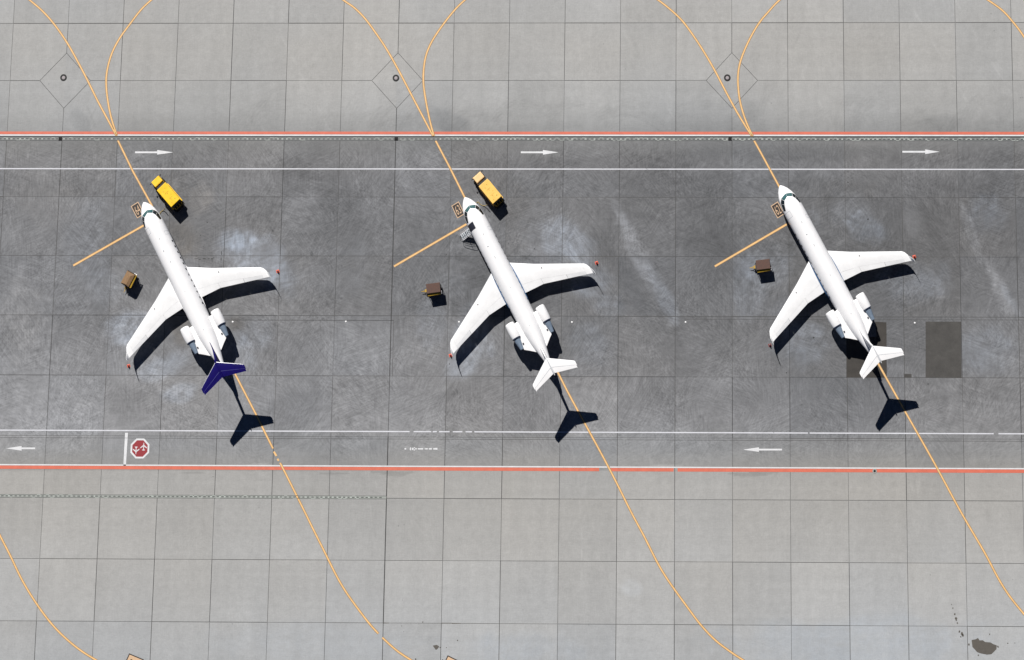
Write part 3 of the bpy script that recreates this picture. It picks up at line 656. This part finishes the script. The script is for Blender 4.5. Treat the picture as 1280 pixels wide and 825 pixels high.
# hydrant rings in the diamonds
for (x, y), w in [((79.4, 97), 'left'), ((494.9, 97.5), 'middle'), ((909.1, 97.2), 'right')]:
    p = G(x, y); root = thing('hydrant_pit', f'round black-rimmed hydrant pit inside the diamond slab above the {w} jet', 'hydrant pit', (p.x, p.y, 0), 0, 'round pits in the diamond slabs')
    bm = bmesh.new(); prof = [(.22, .0), (.22, .02), (.23, .035), (.42, .035), (.45, .02), (.45, 0)]
    lathe(bm, [(z, r) for r, z in prof], 'z', cap=False); o = finish(bm, 'rim', M['black'], root, W=skew(0)); 
    bm = bmesh.new(); lathe(bm, [(0.0, .225), (.02, .225), (.024, .12), (.03, .10)], 'z'); finish(bm, 'cover', M['steel'] if False else mat('pit_cover', (0.33, 0.30, 0.31), .6), root, W=skew(0))
p = G(1093.3, 588.8); root = thing('manhole', 'small round black manhole on the lower red line', 'manhole', (p.x, p.y, .012))
bm = bmesh.new(); lathe(bm, [(0, .29), (.012, .29), (.016, .17)], 'z', seg=20); finish(bm, 'collar', M['drainl'], root, W=skew(0))
bm = bmesh.new(); lathe(bm, [(.017, .15), (.022, .15), (.022, .13)], 'z', seg=20); finish(bm, 'cover', M['hole'], root, W=skew(0))
# white inset markers between the stands
for x, y, w in [(291, 402.3, 'beside the right engine of the left jet'), (432.4, 402, 'alone between the left and middle jets'), (573.8, 402.4, 'above the left wing of the middle jet'),
                (715, 402.7, 'just right of the middle jet engines'), (857, 402.7, 'at the lower end of a pale streak'), (1143.5, 403.6, 'left of the dark repair patch')]:
    p = G(x, y); bm = bmesh.new(); lathe(bm, [(0, .12), (.03, .12), (.05, .08), (.06, .04)], 'z', seg=14)
    tag(finish(bm, 'ground_marker', M['lamp'], loc=(p.x, p.y, 0.0)), f'small white round marker {w}', 'ground marker', 'white markers in a row across the stands')

# ------------------------------------------------------------------ the jets
STN = [  # back, half width, top, widest height, bottom
    (0.0, .02, 1.57, 1.55, 1.53), (.06, .13, 1.70, 1.55, 1.41), (.3, .38, 1.93, 1.57, 1.22), (.75, .70, 2.13, 1.62, 1.02), (1.4, .99, 2.36, 1.70, .86),
    (1.9, 1.13, 2.80, 1.77, .77), (2.5, 1.25, 3.03, 1.84, .69), (3.3, 1.325, 3.21, 1.91, .62), (4.2, 1.345, 3.29, 1.95, .60), (6, 1.345, 3.30, 1.95, .60),
    (10, 1.345, 3.30, 1.95, .60), (14, 1.345, 3.30, 1.95, .60), (16, 1.335, 3.30, 1.97, .64), (17.5, 1.29, 3.30, 2.03, .80), (19, 1.17, 3.28, 2.14, 1.08), (20.5, .96, 3.25, 2.30, 1.46),
    (22, .68, 3.18, 2.49, 1.88), (23.3, .42, 3.09, 2.64, 2.24), (24.3, .24, 3.0, 2.73, 2.48), (24.7, .14, 2.93, 2.75, 2.58)]
SX = [s[0] for s in STN]
def station(x): return [float(np.interp(x, SX, [s[i] for s in STN])) for i in (1, 2, 3, 4)]
def surf(x, th, off=0.0):
    w, zt, zm, zb = station(x); a = math.radians(th); cy, sz = math.cos(a), math.sin(a)
    hh = (zt - zm) if sz > 0 else (zm - zb)
    n = Vector((0, cy / max(w, .05), sz / max(hh, .05))).normalized()
    return Vector((x, w * cy, zm + hh * sz)) + n * off
def patch(bm, q, off, n=6, thick=0.0):
    """q: four (x, angle) corners laid on the fuselage skin"""
    vs = []
    for i in range(n + 1):
        row = []
        for j in range(n + 1):
            s, t_ = i / n, j / n
            x = (q[0][0] * (1 - s) + q[1][0] * s) * (1 - t_) + (q[3][0] * (1 - s) + q[2][0] * s) * t_
            th = (q[0][1] * (1 - s) + q[1][1] * s) * (1 - t_) + (q[3][1] * (1 - s) + q[2][1] * s) * t_
            row.append(bm.verts.new(surf(x, th, off)))
        vs.append(row)
    for i in range(n):
        for j in range(n): bm.faces.new((vs[i][j], vs[i + 1][j], vs[i + 1][j + 1], vs[i][j + 1]))
REV = Matrix.Diagonal((-1, -1, 1))        # 'back' runs aft; the jet's own +x is forward and +y its left side
def jet(name_lab, nose, heading, tail, belly, door_open):
    W = skew(heading) @ REV @ Matrix.Diagonal((1, -1, 1))     # (back, left, up) -> object axes
    W0 = W
    root = thing('passenger_jet', name_lab, 'airplane', (nose.x, nose.y, 0), heading, 'three parked white jets')
    F = lambda bm, nm, m, par=root, sm=40: (lambda o: (smooth_by_angle(o, sm), o)[1])(finish(bm, nm, m, par, W=W0))
    # fuselage
    bm = bmesh.new(); xs = []
    for a, b in zip(SX, SX[1:]):
        k = 3 if a < 5 else (4 if a > 15 else 2)
        xs += [a + (b - a) * i / k for i in range(k)]
    xs.append(SX[-1]); sm = {}
    # smoothed stations
    rings = []
    for x in xs:
        r = []
        for k in range(48):
            r.append(bm.verts.new(surf(x, k * 7.5)))
        rings.append(r)
    for a, b in zip(rings, rings[1:]):
        for k in range(48): bm.faces.new((a[k], a[(k + 1) % 48], b[(k + 1) % 48], b[k]))
    bm.faces.new(rings[0]); bm.faces.new(rings[-1])
    fus = F(bm, 'fuselage', M['white'])
    for sgn in (1, -1):
        T = (lambda q: q) if sgn > 0 else (lambda q: [(x, 180 - th) for x, th in q])
        bm = bmesh.new(); patch(bm, T([(1.36, 89.6), (1.84, 89.6), (2.14, 61), (1.68, 43)]), .012); F(bm, 'windscreen_pane', M['frontglass'])
        bm = bmesh.new(); patch(bm, T([(1.71, 42), (2.17, 59.5), (2.58, 49), (2.17, 22)]), .012); F(bm, 'cockpit_window', M['glass'])
        bm = bmesh.new(); patch(bm, T([(2.20, 21), (2.61, 48), (3.36, 37), (3.22, 19)]), .012); F(bm, 'cockpit_window', M['glass'])
        wl = 12 if (sgn < 0 and tail is M['navy']) else 4
        for k in range(12):
            x = 6.35 + .81 * k; bm = bmesh.new(); patch(bm, T([(x, wl), (x + .28, wl), (x + .28, wl + 13), (x, wl + 13)]), .003, 3); F(bm, 'cabin_window', M['glass'])
    # doors
    def frame(q0, par_name, m, w=.035, wa=1.6):
        x0, x1, t0, t1 = q0; bm = bmesh.new()
        patch(bm, [(x0, t0), (x0 + w, t0), (x0 + w, t1), (x0, t1)], .006, 8); patch(bm, [(x1 - w, t0), (x1, t0), (x1, t1), (x1 - w, t1)], .006, 8)
        patch(bm, [(x0 + w, t1 - wa), (x1 - w, t1 - wa), (x1 - w, t1), (x0 + w, t1)], .006, 4); patch(bm, [(x0 + w, t0), (x1 - w, t0), (x1 - w, t0 + wa), (x0 + w, t0 + wa)], .006, 4)
        return F(bm, par_name, m)
    if door_open:
        bm = bmesh.new(); patch(bm, [(3.55, -24), (4.50, -24), (4.50, 68), (3.55, 68)], .010, 10); F(bm, 'doorway_shade_patch', M['doorshade'])  # dark sheet on the uncut skin, painted as the shaded opening
        # air stair folded down on the left side
        bm = bmesh.new()
        n = 6; p0 = Vector((4.04, 1.28, 1.30)); p1 = Vector((4.04, 2.75, .12))
        for i in range(n):
            c = p0.lerp(p1, (i + .5) / n); box(bm, c, (.66, .17, .045))
        st_ = F(bm, 'stair_treads', M['outline']); bm = bmesh.new(); box(bm, (4.04, 2.0, .60), (.70, 1.62, .04), rot=Matrix.Rotation(-.675, 3, 'X')); F(bm, 'stair_panel', M['dark'])
        for s in (-1, 1):
            bm = bmesh.new(); tube(bm, [p0 + Vector((s * .38, 0, -.08)), p1 + Vector((s * .38, .02, -.05))], .05, 6); F(bm, 'stair_stringer', M['white'])
            bm = bmesh.new(); a = p0 + Vector((s * .40, 0, 0)); b = p1 + Vector((s * .40, 0, 0)); up = Vector((0, 0, 1))
            tube(bm, [a + up * .55, a.lerp(b, .12) + up * .92, a.lerp(b, .55) + up * .95, b + up * .85, b + up * .5 + Vector((0, .18, 0)), b + up * .05], .032, 6)
            tube(bm, [a.lerp(b, .45) + up * .02, a.lerp(b, .45) + up * .93], .025, 6)
            tube(bm, [a + up * .3, a.lerp(b, .5) + up * .48, b + up * .45], .022, 6)
            F(bm, 'handrail', M['bare'])
    else:
        frame((3.62, 4.46, -24, 60), 'door', M['outline'])
    frame((5.0, 5.5, 132, 182), 'service_door', M['outline'], .025, 1.2)
    # belly fairing
    bm = bmesh.new(); rr = []
    for x in np.linspace(9.3, 16.2, 16):
        u = (x - 9.3) / 6.9; e = math.sin(math.pi * min(1, max(0, u))) ** .45
        r = []
        for k in range(21):
            a = math.pi + math.pi * k / 20; w_ = 1.2 + .27 * e; zc = 1.74 - .30 * (1 - e)
            r.append(bm.verts.new((x, w_ * math.cos(a), zc + (.98 + .3 * e) * math.sin(a))))
        rr.append(r)
    for a, b in zip(rr, rr[1:]):
        for k in range(20): bm.faces.new((a[k], a[k + 1], b[k + 1], b[k]))
        bm.faces.new((a[0], b[0], b[20], a[20]))
    bm.faces.new(rr[0]); bm.faces.new(rr[-1]); F(bm, 'belly_fairing', belly)
    # wings
    for s in (1, -1):
        le = lambda y: float(np.interp(y, [1.0, 1.45, 4.2, 9.9, 10.15, 10.38], [9.8, 10.15, 11.85, 14.95, 15.22, 15.72]))
        te = lambda y: float(np.interp(y, [1.0, 4.05, 9.9, 10.38], [14.42, 14.62, 16.42, 16.58]))
        zz = lambda y: 1.36 + .018 * (y - 1)
        sec = lambda y: ((le(y), s * y, zz(y)), te(y) - le(y), (0, 0, 1), .115 if y < 9 else .10)
        ys = [1.0, 1.45, 2.4, 3.3, 4.1, 5.5, 7, 8.5, 9.6]
        bm = bmesh.new(); loft(bm, [sec(y) for y in ys], 0, .74, 14)
        wing = F(bm, 'wing', M['wingwhite'])
        bm = bmesh.new(); loft(bm, [sec(y) for y in (9.606, 9.9, 10.15, 10.3, 10.38)], 0, 1, 14); F(bm, 'wing_tip', M['wingwhite'], wing)
        bm = bmesh.new(); loft(bm, [sec(y) for y in (1.2, 1.45, 4.04)], .744, 1, 6); F(bm, 'flap', M['wingwhite'], wing)
        bm = bmesh.new(); loft(bm, [sec(y) for y in (4.06, 5.4, 7.18)], .744, 1, 6); F(bm, 'flap', M['wingwhite'], wing)
        bm = bmesh.new(); loft(bm, [sec(y) for y in (7.21, 8.5, 9.6)], .744, 1, 6); F(bm, 'aileron', M['offwhite'], wing)
        bm = bmesh.new(); loft(bm, [(sec(y)[0], sec(y)[1], sec(y)[2], sec(y)[3]) for y in (1.5, 4.15, 9.6)], 0, .035, 6, extra=.004); F(bm, 'leading_edge', M['bare'], wing)
        bm = bmesh.new()
        loft(bm, [((15.76, s * 10.34, 1.54), .82, (0, s * .5, -1), .08), ((15.98, s * 10.46, 1.66), .74, (0, 1, -.5 * s), .08), ((16.2, s * 10.50, 1.95), .64, (0, 1, 0), .08), ((16.62, s * 10.57, 2.62), .42, (0, 1, 0), .08)], 0, 1, 8)
        F(bm, 'winglet', M['offwhite'], wing)
        bm = bmesh.new(); lathe(bm, [(0, .07), (.012, .07), (.016, .03)], 'z', (12.75, s * 4.75, zz(4.75) + .185), seg=12); F(bm, 'fuel_cap', M['hole'], wing)
        for yk in (3.2, 5.6, 7.6):   # flap track fairings under the trailing edge
            bm = bmesh.new(); c_ = te(yk) - .62; lathe(bm, [(c_ - .8, .02), (c_ - .5, .09), (c_, .10), (c_ + .55, .02)], 'x', (0, s * yk, zz(yk) - .10), seg=10); F(bm, 'flap_fairing', M['white'], wing)
        # engines
        cy_, cz_ = s * 2.24, 2.42
        bm = bmesh.new(); lathe(bm, [(17.55, .40), (17.15, .45), (17.02, .50), (17.0, .54), (17.05, .585), (17.3, .63), (17.9, .655), (18.6, .635), (19.05, .575), (19.05, .52), (18.7, .50)], 'x', (0, cy_, cz_), 32, cap=False)
        eng = F(bm, 'engine', M['white'])
        bm = bmesh.new(); lathe(bm, [(17.35, .02), (17.42, .12), (17.54, .2), (17.55, .405)], 'x', (0, cy_, cz_), 28); F(bm, 'fan', M['dark'], eng)
        bm = bmesh.new(); lathe(bm, [(19.0, .585), (19.10, .580), (19.10, .50), (18.95, .50)], 'x', (0, cy_, cz_), 32, cap=False); F(bm, 'exhaust_shadow_ring', M['rim'], eng)  # ring coloured as the shadow around the nacelle's rear edge
        bm = bmesh.new(); lathe(bm, [(18.72, .499), (18.8, .46), (19.1, .45), (19.6, .40), (20.15, .31), (20.62, .235), (20.60, .2), (20.3, .18)], 'x', (0, cy_, cz_), 24, cap=True); F(bm, 'exhaust_cone', M['metal'], eng)
        bm = bmesh.new(); loft(bm, [((17.25, s * .75, 2.40), 4.55, (0, 0, 1), .055), ((17.32, s * 1.5, 2.40), 3.85, (0, 0, 1), .06), ((17.36, s * 2.02, 2.40), 3.42, (0, 0, 1), .065)], 0, 1, 10)
        py_ = F(bm, 'pylon', M['white'])
        bm = bmesh.new(); lathe(bm, [(0, .10), (.02, .10), (.02, .05)], 'z', (20.05, s * 1.78, 2.545), seg=12); F(bm, 'vent', M['hole'], py_)
        # main gear
        bm = bmesh.new(); tube(bm, [(14.1, s * 1.75, 1.1), (14.15, s * 1.62, .42)], .09, 8); tube(bm, [(14.15, s * 1.35, .42), (14.15, s * 1.9, .42)], .06, 8); tube(bm, [(13.6, s * 1.5, 1.05), (14.15, s * 1.62, .55)], .04, 6)
        gear = F(bm, 'main_gear', M['bare'])
        for yy in (1.42, 1.82):
            bm = bmesh.new(); lathe(bm, [(-.1, .12), (-.11, .34), (-.06, .39), (.06, .39), (.11, .34), (.1, .12)], 'y', (14.15, s * yy, .40), 24); F(bm, 'wheel', M['black'], gear)
    bm = bmesh.new(); tube(bm, [(2.7, 0, .9), (2.6, 0, .3)], .06, 8); tube(bm, [(2.6, -.22, .3), (2.6, .22, .3)], .035, 8); gear = F(bm, 'nose_gear', M['bare'])
    for yy in (-.17, .17):
        bm = bmesh.new(); lathe(bm, [(-.06, .1), (-.07, .2), (-.04, .235), (.04, .235), (.07, .2), (.06, .1)], 'y', (2.6, yy, .24), 20); F(bm, 'wheel', M['black'], gear)
    # fin, rudder, tailplane
    vs = [((20.15, 0, 3.20), 4.45, (0, 1, 0), .020), ((21.05, 0, 3.42), 3.62, (0, 1, 0), .05), ((21.55, 0, 3.72), 3.22, (0, 1, 0), .10), ((22.5, 0, 4.95), 2.72, (0, 1, 0), .12), ((23.55, 0, 6.3), 2.1, (0, 1, 0), .13)]
    bm = bmesh.new(); loft(bm, vs, 0, .70, 12); fin = F(bm, 'tail_fin', tail)
    bm = bmesh.new(); loft(bm, vs[1:], .705, 1, 6); F(bm, 'rudder', tail, fin)
    for s in (1, -1):
        hs = [((23.62, s * .04, 6.35), 2.12, (0, 0, 1), .095), ((25.5, s * 2.86, 6.35), 1.0, (0, 0, 1), .09), ((25.60, s * 3.0, 6.35), .97, (0, 0, 1), .08), ((25.74, s * 3.08, 6.35), .86, (0, 0, 1), .07)]
        bm = bmesh.new(); loft(bm, hs, 0, .63, 12); tp = F(bm, 'tailplane', tail)
        bm = bmesh.new(); loft(bm, [((23.62, s * .12, 6.35), 2.12, (0, 0, 1), .095)] + hs[1:3], .633, 1, 6); F(bm, 'elevator', tail, tp)
        bm = bmesh.new(); loft(bm, [((23.62, s * .12, 6.35), 2.12, (0, 0, 1), .095)] + hs[1:3], .62, .645, 3, extra=.006); F(bm, 'hinge_line', M['outline'] if tail is not M['navy'] else M['navyline'], tp)
        bm = bmesh.new(); loft(bm, hs[:3], 0, .035, 6, extra=.006); F(bm, 'leading_edge', M['bare'], tp)
    bm = bmesh.new(); lathe(bm, [(23.3, .02), (23.5, .09), (24.2, .13), (25.6, .12), (26.0, .03)], 'x', (0, 0, 6.36), 14); F(bm, 'bullet_fairing', tail if tail is M['navy'] else M['offwhite'])
    bm = bmesh.new(); box(bm, (24.75, 0, 6.49), (1.9, .05, .03)); F(bm, 'fairing_seam', M['outline'] if tail is not M['navy'] else M['navy'])
    for x, hgt, ln in [(5.6, .16, .22), (8.9, .2, .3), (13.2, .1, .16), (18.6, .08, .12)]:
        bm = bmesh.new(); box(bm, (x, .0, 3.30 + hgt / 2 - .02), (ln, .05, hgt), taper=(.5, .6)); F(bm, 'antenna', M['outline'])
    for x, yv in [(7.3, .18)]:
        bm = bmesh.new(); lathe(bm, [(0, .08), (.05, .07), (.09, .02)], 'z', (x, yv, 3.27), 12); F(bm, 'beacon', M['outline'])
    return root
N1 = G(179.6, 252.7, 1.55); N2 = G(580.9, 246.7, 1.55); N3 = G(974.9, 231.8, 1.55)
jet('white jet with a navy blue tail, leftmost of the three jets', N1, math.radians(119.25), M['navy'], M['white'], False)
jet('all-white jet with open front door and folding stair, between the other two jets', N2, math.radians(118.9), M['white'], M['stripe'], True)
jet('all-white jet with closed door beside the panel reading 62, rightmost of the three', N3, math.radians(119.1), M['white'], M['stripe'], False)

# ------------------------------------------------------------------ ground power trucks
def truck(px, py, deg, lab, mb, mc):
    h = math.radians(deg); p = G(px, py, 2.03); W = skew(h)
    root = thing('service_truck', lab, 'truck', (p.x, p.y, 0), h, 'yellow trucks beside the jet noses')
    F = lambda bm, nm, m, par=root: finish(bm, nm, m, par, W=W)
    bm = bmesh.new(); box(bm, (.35, 0, .48), (4.9, 1.30, .20), bev=.03); box(bm, (1.69, 0, 1.15), (.36, 1.24, 1.2), bev=.02); box(bm, (-1.72, 0, .62), (.42, 1.62, .14), bev=.02); F(bm, 'chassis_and_gap_shade', M['dark'])  # the tall dark block is added as shade between cab and housing
    bm = bmesh.new(); box(bm, (0, 0, 1.32), (2.93, 1.52, 1.42), bev=.04); body = F(bm, 'housing', mb)
    bm = bmesh.new()
    for s in (-1, 1):
        for k in range(7): box(bm, (-.9 + k * .3, s * .765, 1.35), (.18, .02, .5))
    F(bm, 'side_louvres', M['dark'], body)
    bm = bmesh.new()
    for x, y, r in [(.95, -.2, .05), (.75, .25, .06), (.2, 0, .05), (-.2, -.3, .05), (-.65, .1, .06), (-.95, -.35, .08), (-1.1, .3, .05)]: lathe(bm, [(2.028, r), (2.045, r), (2.05, r * .6)], 'z', (x, y, 0), 10)
    for x in (.35, -.5): box(bm, (x, .0, 2.036), (.03, .6, .015))
    F(bm, 'roof_fittings', M['yellowd'], body)
    bm = bmesh.new(); box(bm, (-.05, -.80, .98), (3.0, .12, .10), bev=.02); box(bm, (-.05, .80, .98), (3.0, .10, .10), bev=.02); F(bm, 'side_rail', mb, body)
    bm = bmesh.new(); box(bm, (-1.50, 0, 1.30), (.05, 1.36, 1.2)); 
    rear = F(bm, 'rear_panel', M['dark'], body)
    bm = bmesh.new()
    for s in (-.55, -.2, .2, .55): box(bm, (-1.62, s, .98), (.20, .14, .42), bev=.02)
    tube(bm, [(-1.55, -.6, .8), (-1.85, -.5, .95), (-1.85, .5, .95), (-1.55, .6, .8)], .04, 6); F(bm, 'rear_sockets', M['yellowd'], body)
    # cab: side profile extruded, raked windscreen
    bm = bmesh.new(); prof = [(1.90, .45), (3.00, .45), (3.02, 1.05), (2.90, 1.22), (2.80, 1.86), (2.72, 1.90), (1.96, 1.92), (1.90, 1.86)]
    vs = [[bm.verts.new((x, y * (1 if z < 1.25 else .96), z)) for x, z in prof] for y in (-.66, .66)]
    bm.faces.new(vs[0]); bm.faces.new(vs[1])
    for k in range(8): bm.faces.new((vs[0][k], vs[0][(k + 1) % 8], vs[1][(k + 1) % 8], vs[1][k]))
    bmesh.ops.recalc_face_normals(bm, faces=bm.faces); bmesh.ops.bevel(bm, geom=list(bm.edges), offset=.03, segments=2, affect='EDGES'); cab = F(bm, 'cab', mc)
    bm = bmesh.new(); poly3 = [(2.915, -.56, 1.24), (2.915, .56, 1.24), (2.82, .54, 1.80), (2.82, -.54, 1.80)]; bm.faces.new([bm.verts.new(q) for q in poly3])
    r_ = bmesh.ops.solidify(bm, geom=list(bm.faces), thickness=.01); F(bm, 'windscreen', M['glass'], cab)
    for s in (-1, 1):
        bm = bmesh.new(); box(bm, (2.36, s * .648, 1.52), (.60, .02, .42)); F(bm, 'side_window', M['glass'], cab)
        bm = bmesh.new(); tube(bm, [(2.72, s * .64, 1.45), (2.78, s * .84, 1.5)], .02, 6); box(bm, (2.79, s * .86, 1.48), (.06, .14, .24), bev=.01); F(bm, 'mirror', M['black'], cab)
        bm = bmesh.new(); box(bm, (3.03, s * .48, .82), (.03, .2, .14), bev=.01); F(bm, 'headlight', M['lamp'], cab)
        for x in (2.40, -.95):
            bm = bmesh.new(); lathe(bm, [(-.11, .16), (-.11, .33), (-.07, .36), (.07, .36), (.11, .33), (.11, .16)], 'y', (x, s * .66, .36), 20); F(bm, 'wheel', M['black'])
    bm = bmesh.new(); box(bm, (3.09, 0, .55), (.12, 1.42, .22), bev=.03); box(bm, (2.45, -.74, .62), (.5, .14, .06)); box(bm, (2.45, .74, .62), (.5, .14, .06)); F(bm, 'bumper', M['dark'])
    return root
truck(210.3, 243.2, 133.7, 'bright yellow service truck beside the nose of the leftmost jet', M['yellow'], M['yellow'])
truck(612.6, 238.9, 131.2, 'pale yellow service truck with peach cab beside the nose of the middle jet', M['yellowb'], M['peach'])
for pts, lab in [([(207.5, 262, .9), (205.9, 262.6, .3), (203, 263.6, .05), (200.8, 265.5, .05), (199.6, 268.4, .2), (199.0, 271.5, .9)], 'yellow cable from the bright truck to the left jet nose'),
                 ([(609.5, 257.5, .9), (607.3, 257.6, .3), (603.5, 257.0, .05), (600, 255.2, .05), (597.6, 252.6, .05), (596, 253.8, .1), (594.4, 255.6, .9)], 'yellow cable from the pale truck to the middle jet nose')]:
    bm = bmesh.new(); P = [G(a, b, 0) + Vector((0, 0, c)) for a, b, c in pts]; Q = []
    for i in range(len(P) - 1):
        p0, p1, p2, p3 = P[max(0, i - 1)], P[i], P[i + 1], P[min(len(P) - 1, i + 2)]
        for k in range(5):
            s = k / 5; Q.append(0.5 * ((2 * p1) + (p2 - p0) * s + (2 * p0 - 5 * p1 + 4 * p2 - p3) * s * s + (3 * p1 - p0 - 3 * p2 + p3) * s ** 3))
    tube(bm, Q + [P[-1]], .045, 6); tag(finish(bm, 'power_cable', M['cable'], smooth=True), lab, 'cable')

# ------------------------------------------------------------------ covered trolleys
def cart(px, py, deg, lab, top, ridge):
    h = math.radians(deg); p = G(px, py, 1.6); W = skew(h)
    root = thing('equipment_trolley', lab, 'trolley', (p.x, p.y, 0), h, 'brown-topped trolleys left of the wings')
    F = lambda bm, nm, m, par=root: finish(bm, nm, m, par, W=W)
    bm = bmesh.new(); box(bm, (0, 0, .38), (1.9, 1.05, .12), bev=.02); box(bm, (0, 0, .95), (1.6, 1.0, 1.02), bev=.03); F(bm, 'body', M['dark'])
    bm = bmesh.new()
    if ridge:
        pr = [(-.60, 1.50), (-.1, 1.63), (.18, 1.66), (.58, 1.52), (.58, 1.46), (-.60, 1.46)]
        vv = [[bm.verts.new((x, y, z)) for y, z in pr] for x in (-.88, .88)]
        # ragged end of the cover
        for v in vv[0][1:3]: v.co.x += .42
        for v in vv[1][1:3]: v.co.x -= .10
        bm.faces.new(vv[0]); bm.faces.new(vv[1])
        for k in range(6): bm.faces.new((vv[0][k], vv[0][(k + 1) % 6], vv[1][(k + 1) % 6], vv[1][k]))
    else:
        box(bm, (0, -.04, 1.54), (1.86, 1.20, .12), bev=.03)
        for k in range(5): box(bm, (-.6 + .3 * k, -.04, 1.605), (.03, 1.1, .02))
    F(bm, 'cover', top)
    # sloping side flap
    bm = bmesh.new(); q = [(-.90, .57, 1.42), (.90, .57, 1.42), (.84, .86, 1.33), (-.88, .80, 1.34)]
    a = [bm.verts.new(v) for v in q]; b = [bm.verts.new((v[0], v[1] - .02, v[2] - .03)) for v in q]
    bm.faces.new(a); bm.faces.new(b)
    for k in range(4): bm.faces.new((a[k], a[(k + 1) % 4], b[(k + 1) % 4], b[k]))
    F(bm, 'side_flap', M['yellowd'])
    bm = bmesh.new()
    for x in (-.9, .9):
        for y in (-.5, .5): tube(bm, [(x, y, .3), (x, y, 1.6)], .03, 6)
    tube(bm, [(-.9, -.5, 1.6), (-.9, .5, 1.6)], .025, 6); F(bm, 'frame', M['dark'])
    bm = bmesh.new()
    for y in (.45, .68): box(bm, (-.95, y, 1.30), (.16, .16, .10), bev=.02)
    F(bm, 'lamp', M['lamp'])
    bm = bmesh.new(); tube(bm, [(.9, .25, .38), (1.5, 0, .34), (1.75, 0, .34)], .035, 6); tube(bm, [(.9, -.25, .38), (1.5, 0, .34)], .035, 6); box(bm, (1.12, .02, .5), (.22, .34, .18), bev=.03); F(bm, 'tow_bar', M['yellowd'])
    for x in (-.6, .6):
        for y in (-.5, .5):
            bm = bmesh.new(); lathe(bm, [(-.07, .08), (-.07, .2), (.07, .2), (.07, .08)], 'y', (x, y, .2), 16); F(bm, 'wheel', M['black'])
cart(159.8, 348.2, 242.5, 'tilted tan-covered trolley left of the leftmost jet', M['tan'], True)
cart(541.7, 360.3, 187.5, 'brown-topped trolley left of the middle jet', M['brown'], False)
cart(954.0, 330.8, 186.8, 'brown-topped trolley left of the right jet', M['brown'], False)

# ------------------------------------------------------------------ cones
for x, y, lab, m_ in [(347.3, 339.2, 'orange cone beyond the right wing tip of the left jet', 'orange'), (160.8, 457.3, 'orange cone below the left wing tip of the left jet', 'orange'),
                      (745.8, 328.6, 'orange cone beyond the right wing tip of the middle jet', 'orange'), (563.2, 444.2, 'orange cone below the left wing tip of the middle jet', 'orange'),
                      (1142.8, 320.8, 'orange cone touching the right wing tip of the right jet', 'orange'), (962.4, 431.6, 'dull dark red cone below the left wing tip of the right jet', 'conered')]:
    p = G(x, y); root = thing('traffic_cone', lab, 'cone', (p.x, p.y, 0), 0.3, 'cones at the wing tips')
    bm = bmesh.new(); lathe(bm, [(.03, .16), (.25, .10), (.5, .04), (.52, .02)], 'z', seg=16); finish(bm, 'cone_body', M[m_], root, smooth=True)
    bm = bmesh.new(); box(bm, (0, 0, .015), (.40, .40, .03), bev=.008); finish(bm, 'base', M[m_], root)
    bm = bmesh.new(); lathe(bm, [(.24, .106), (.34, .082)], 'z', seg=16, cap=False); finish(bm, 'reflective_band', M['lamp'], root)
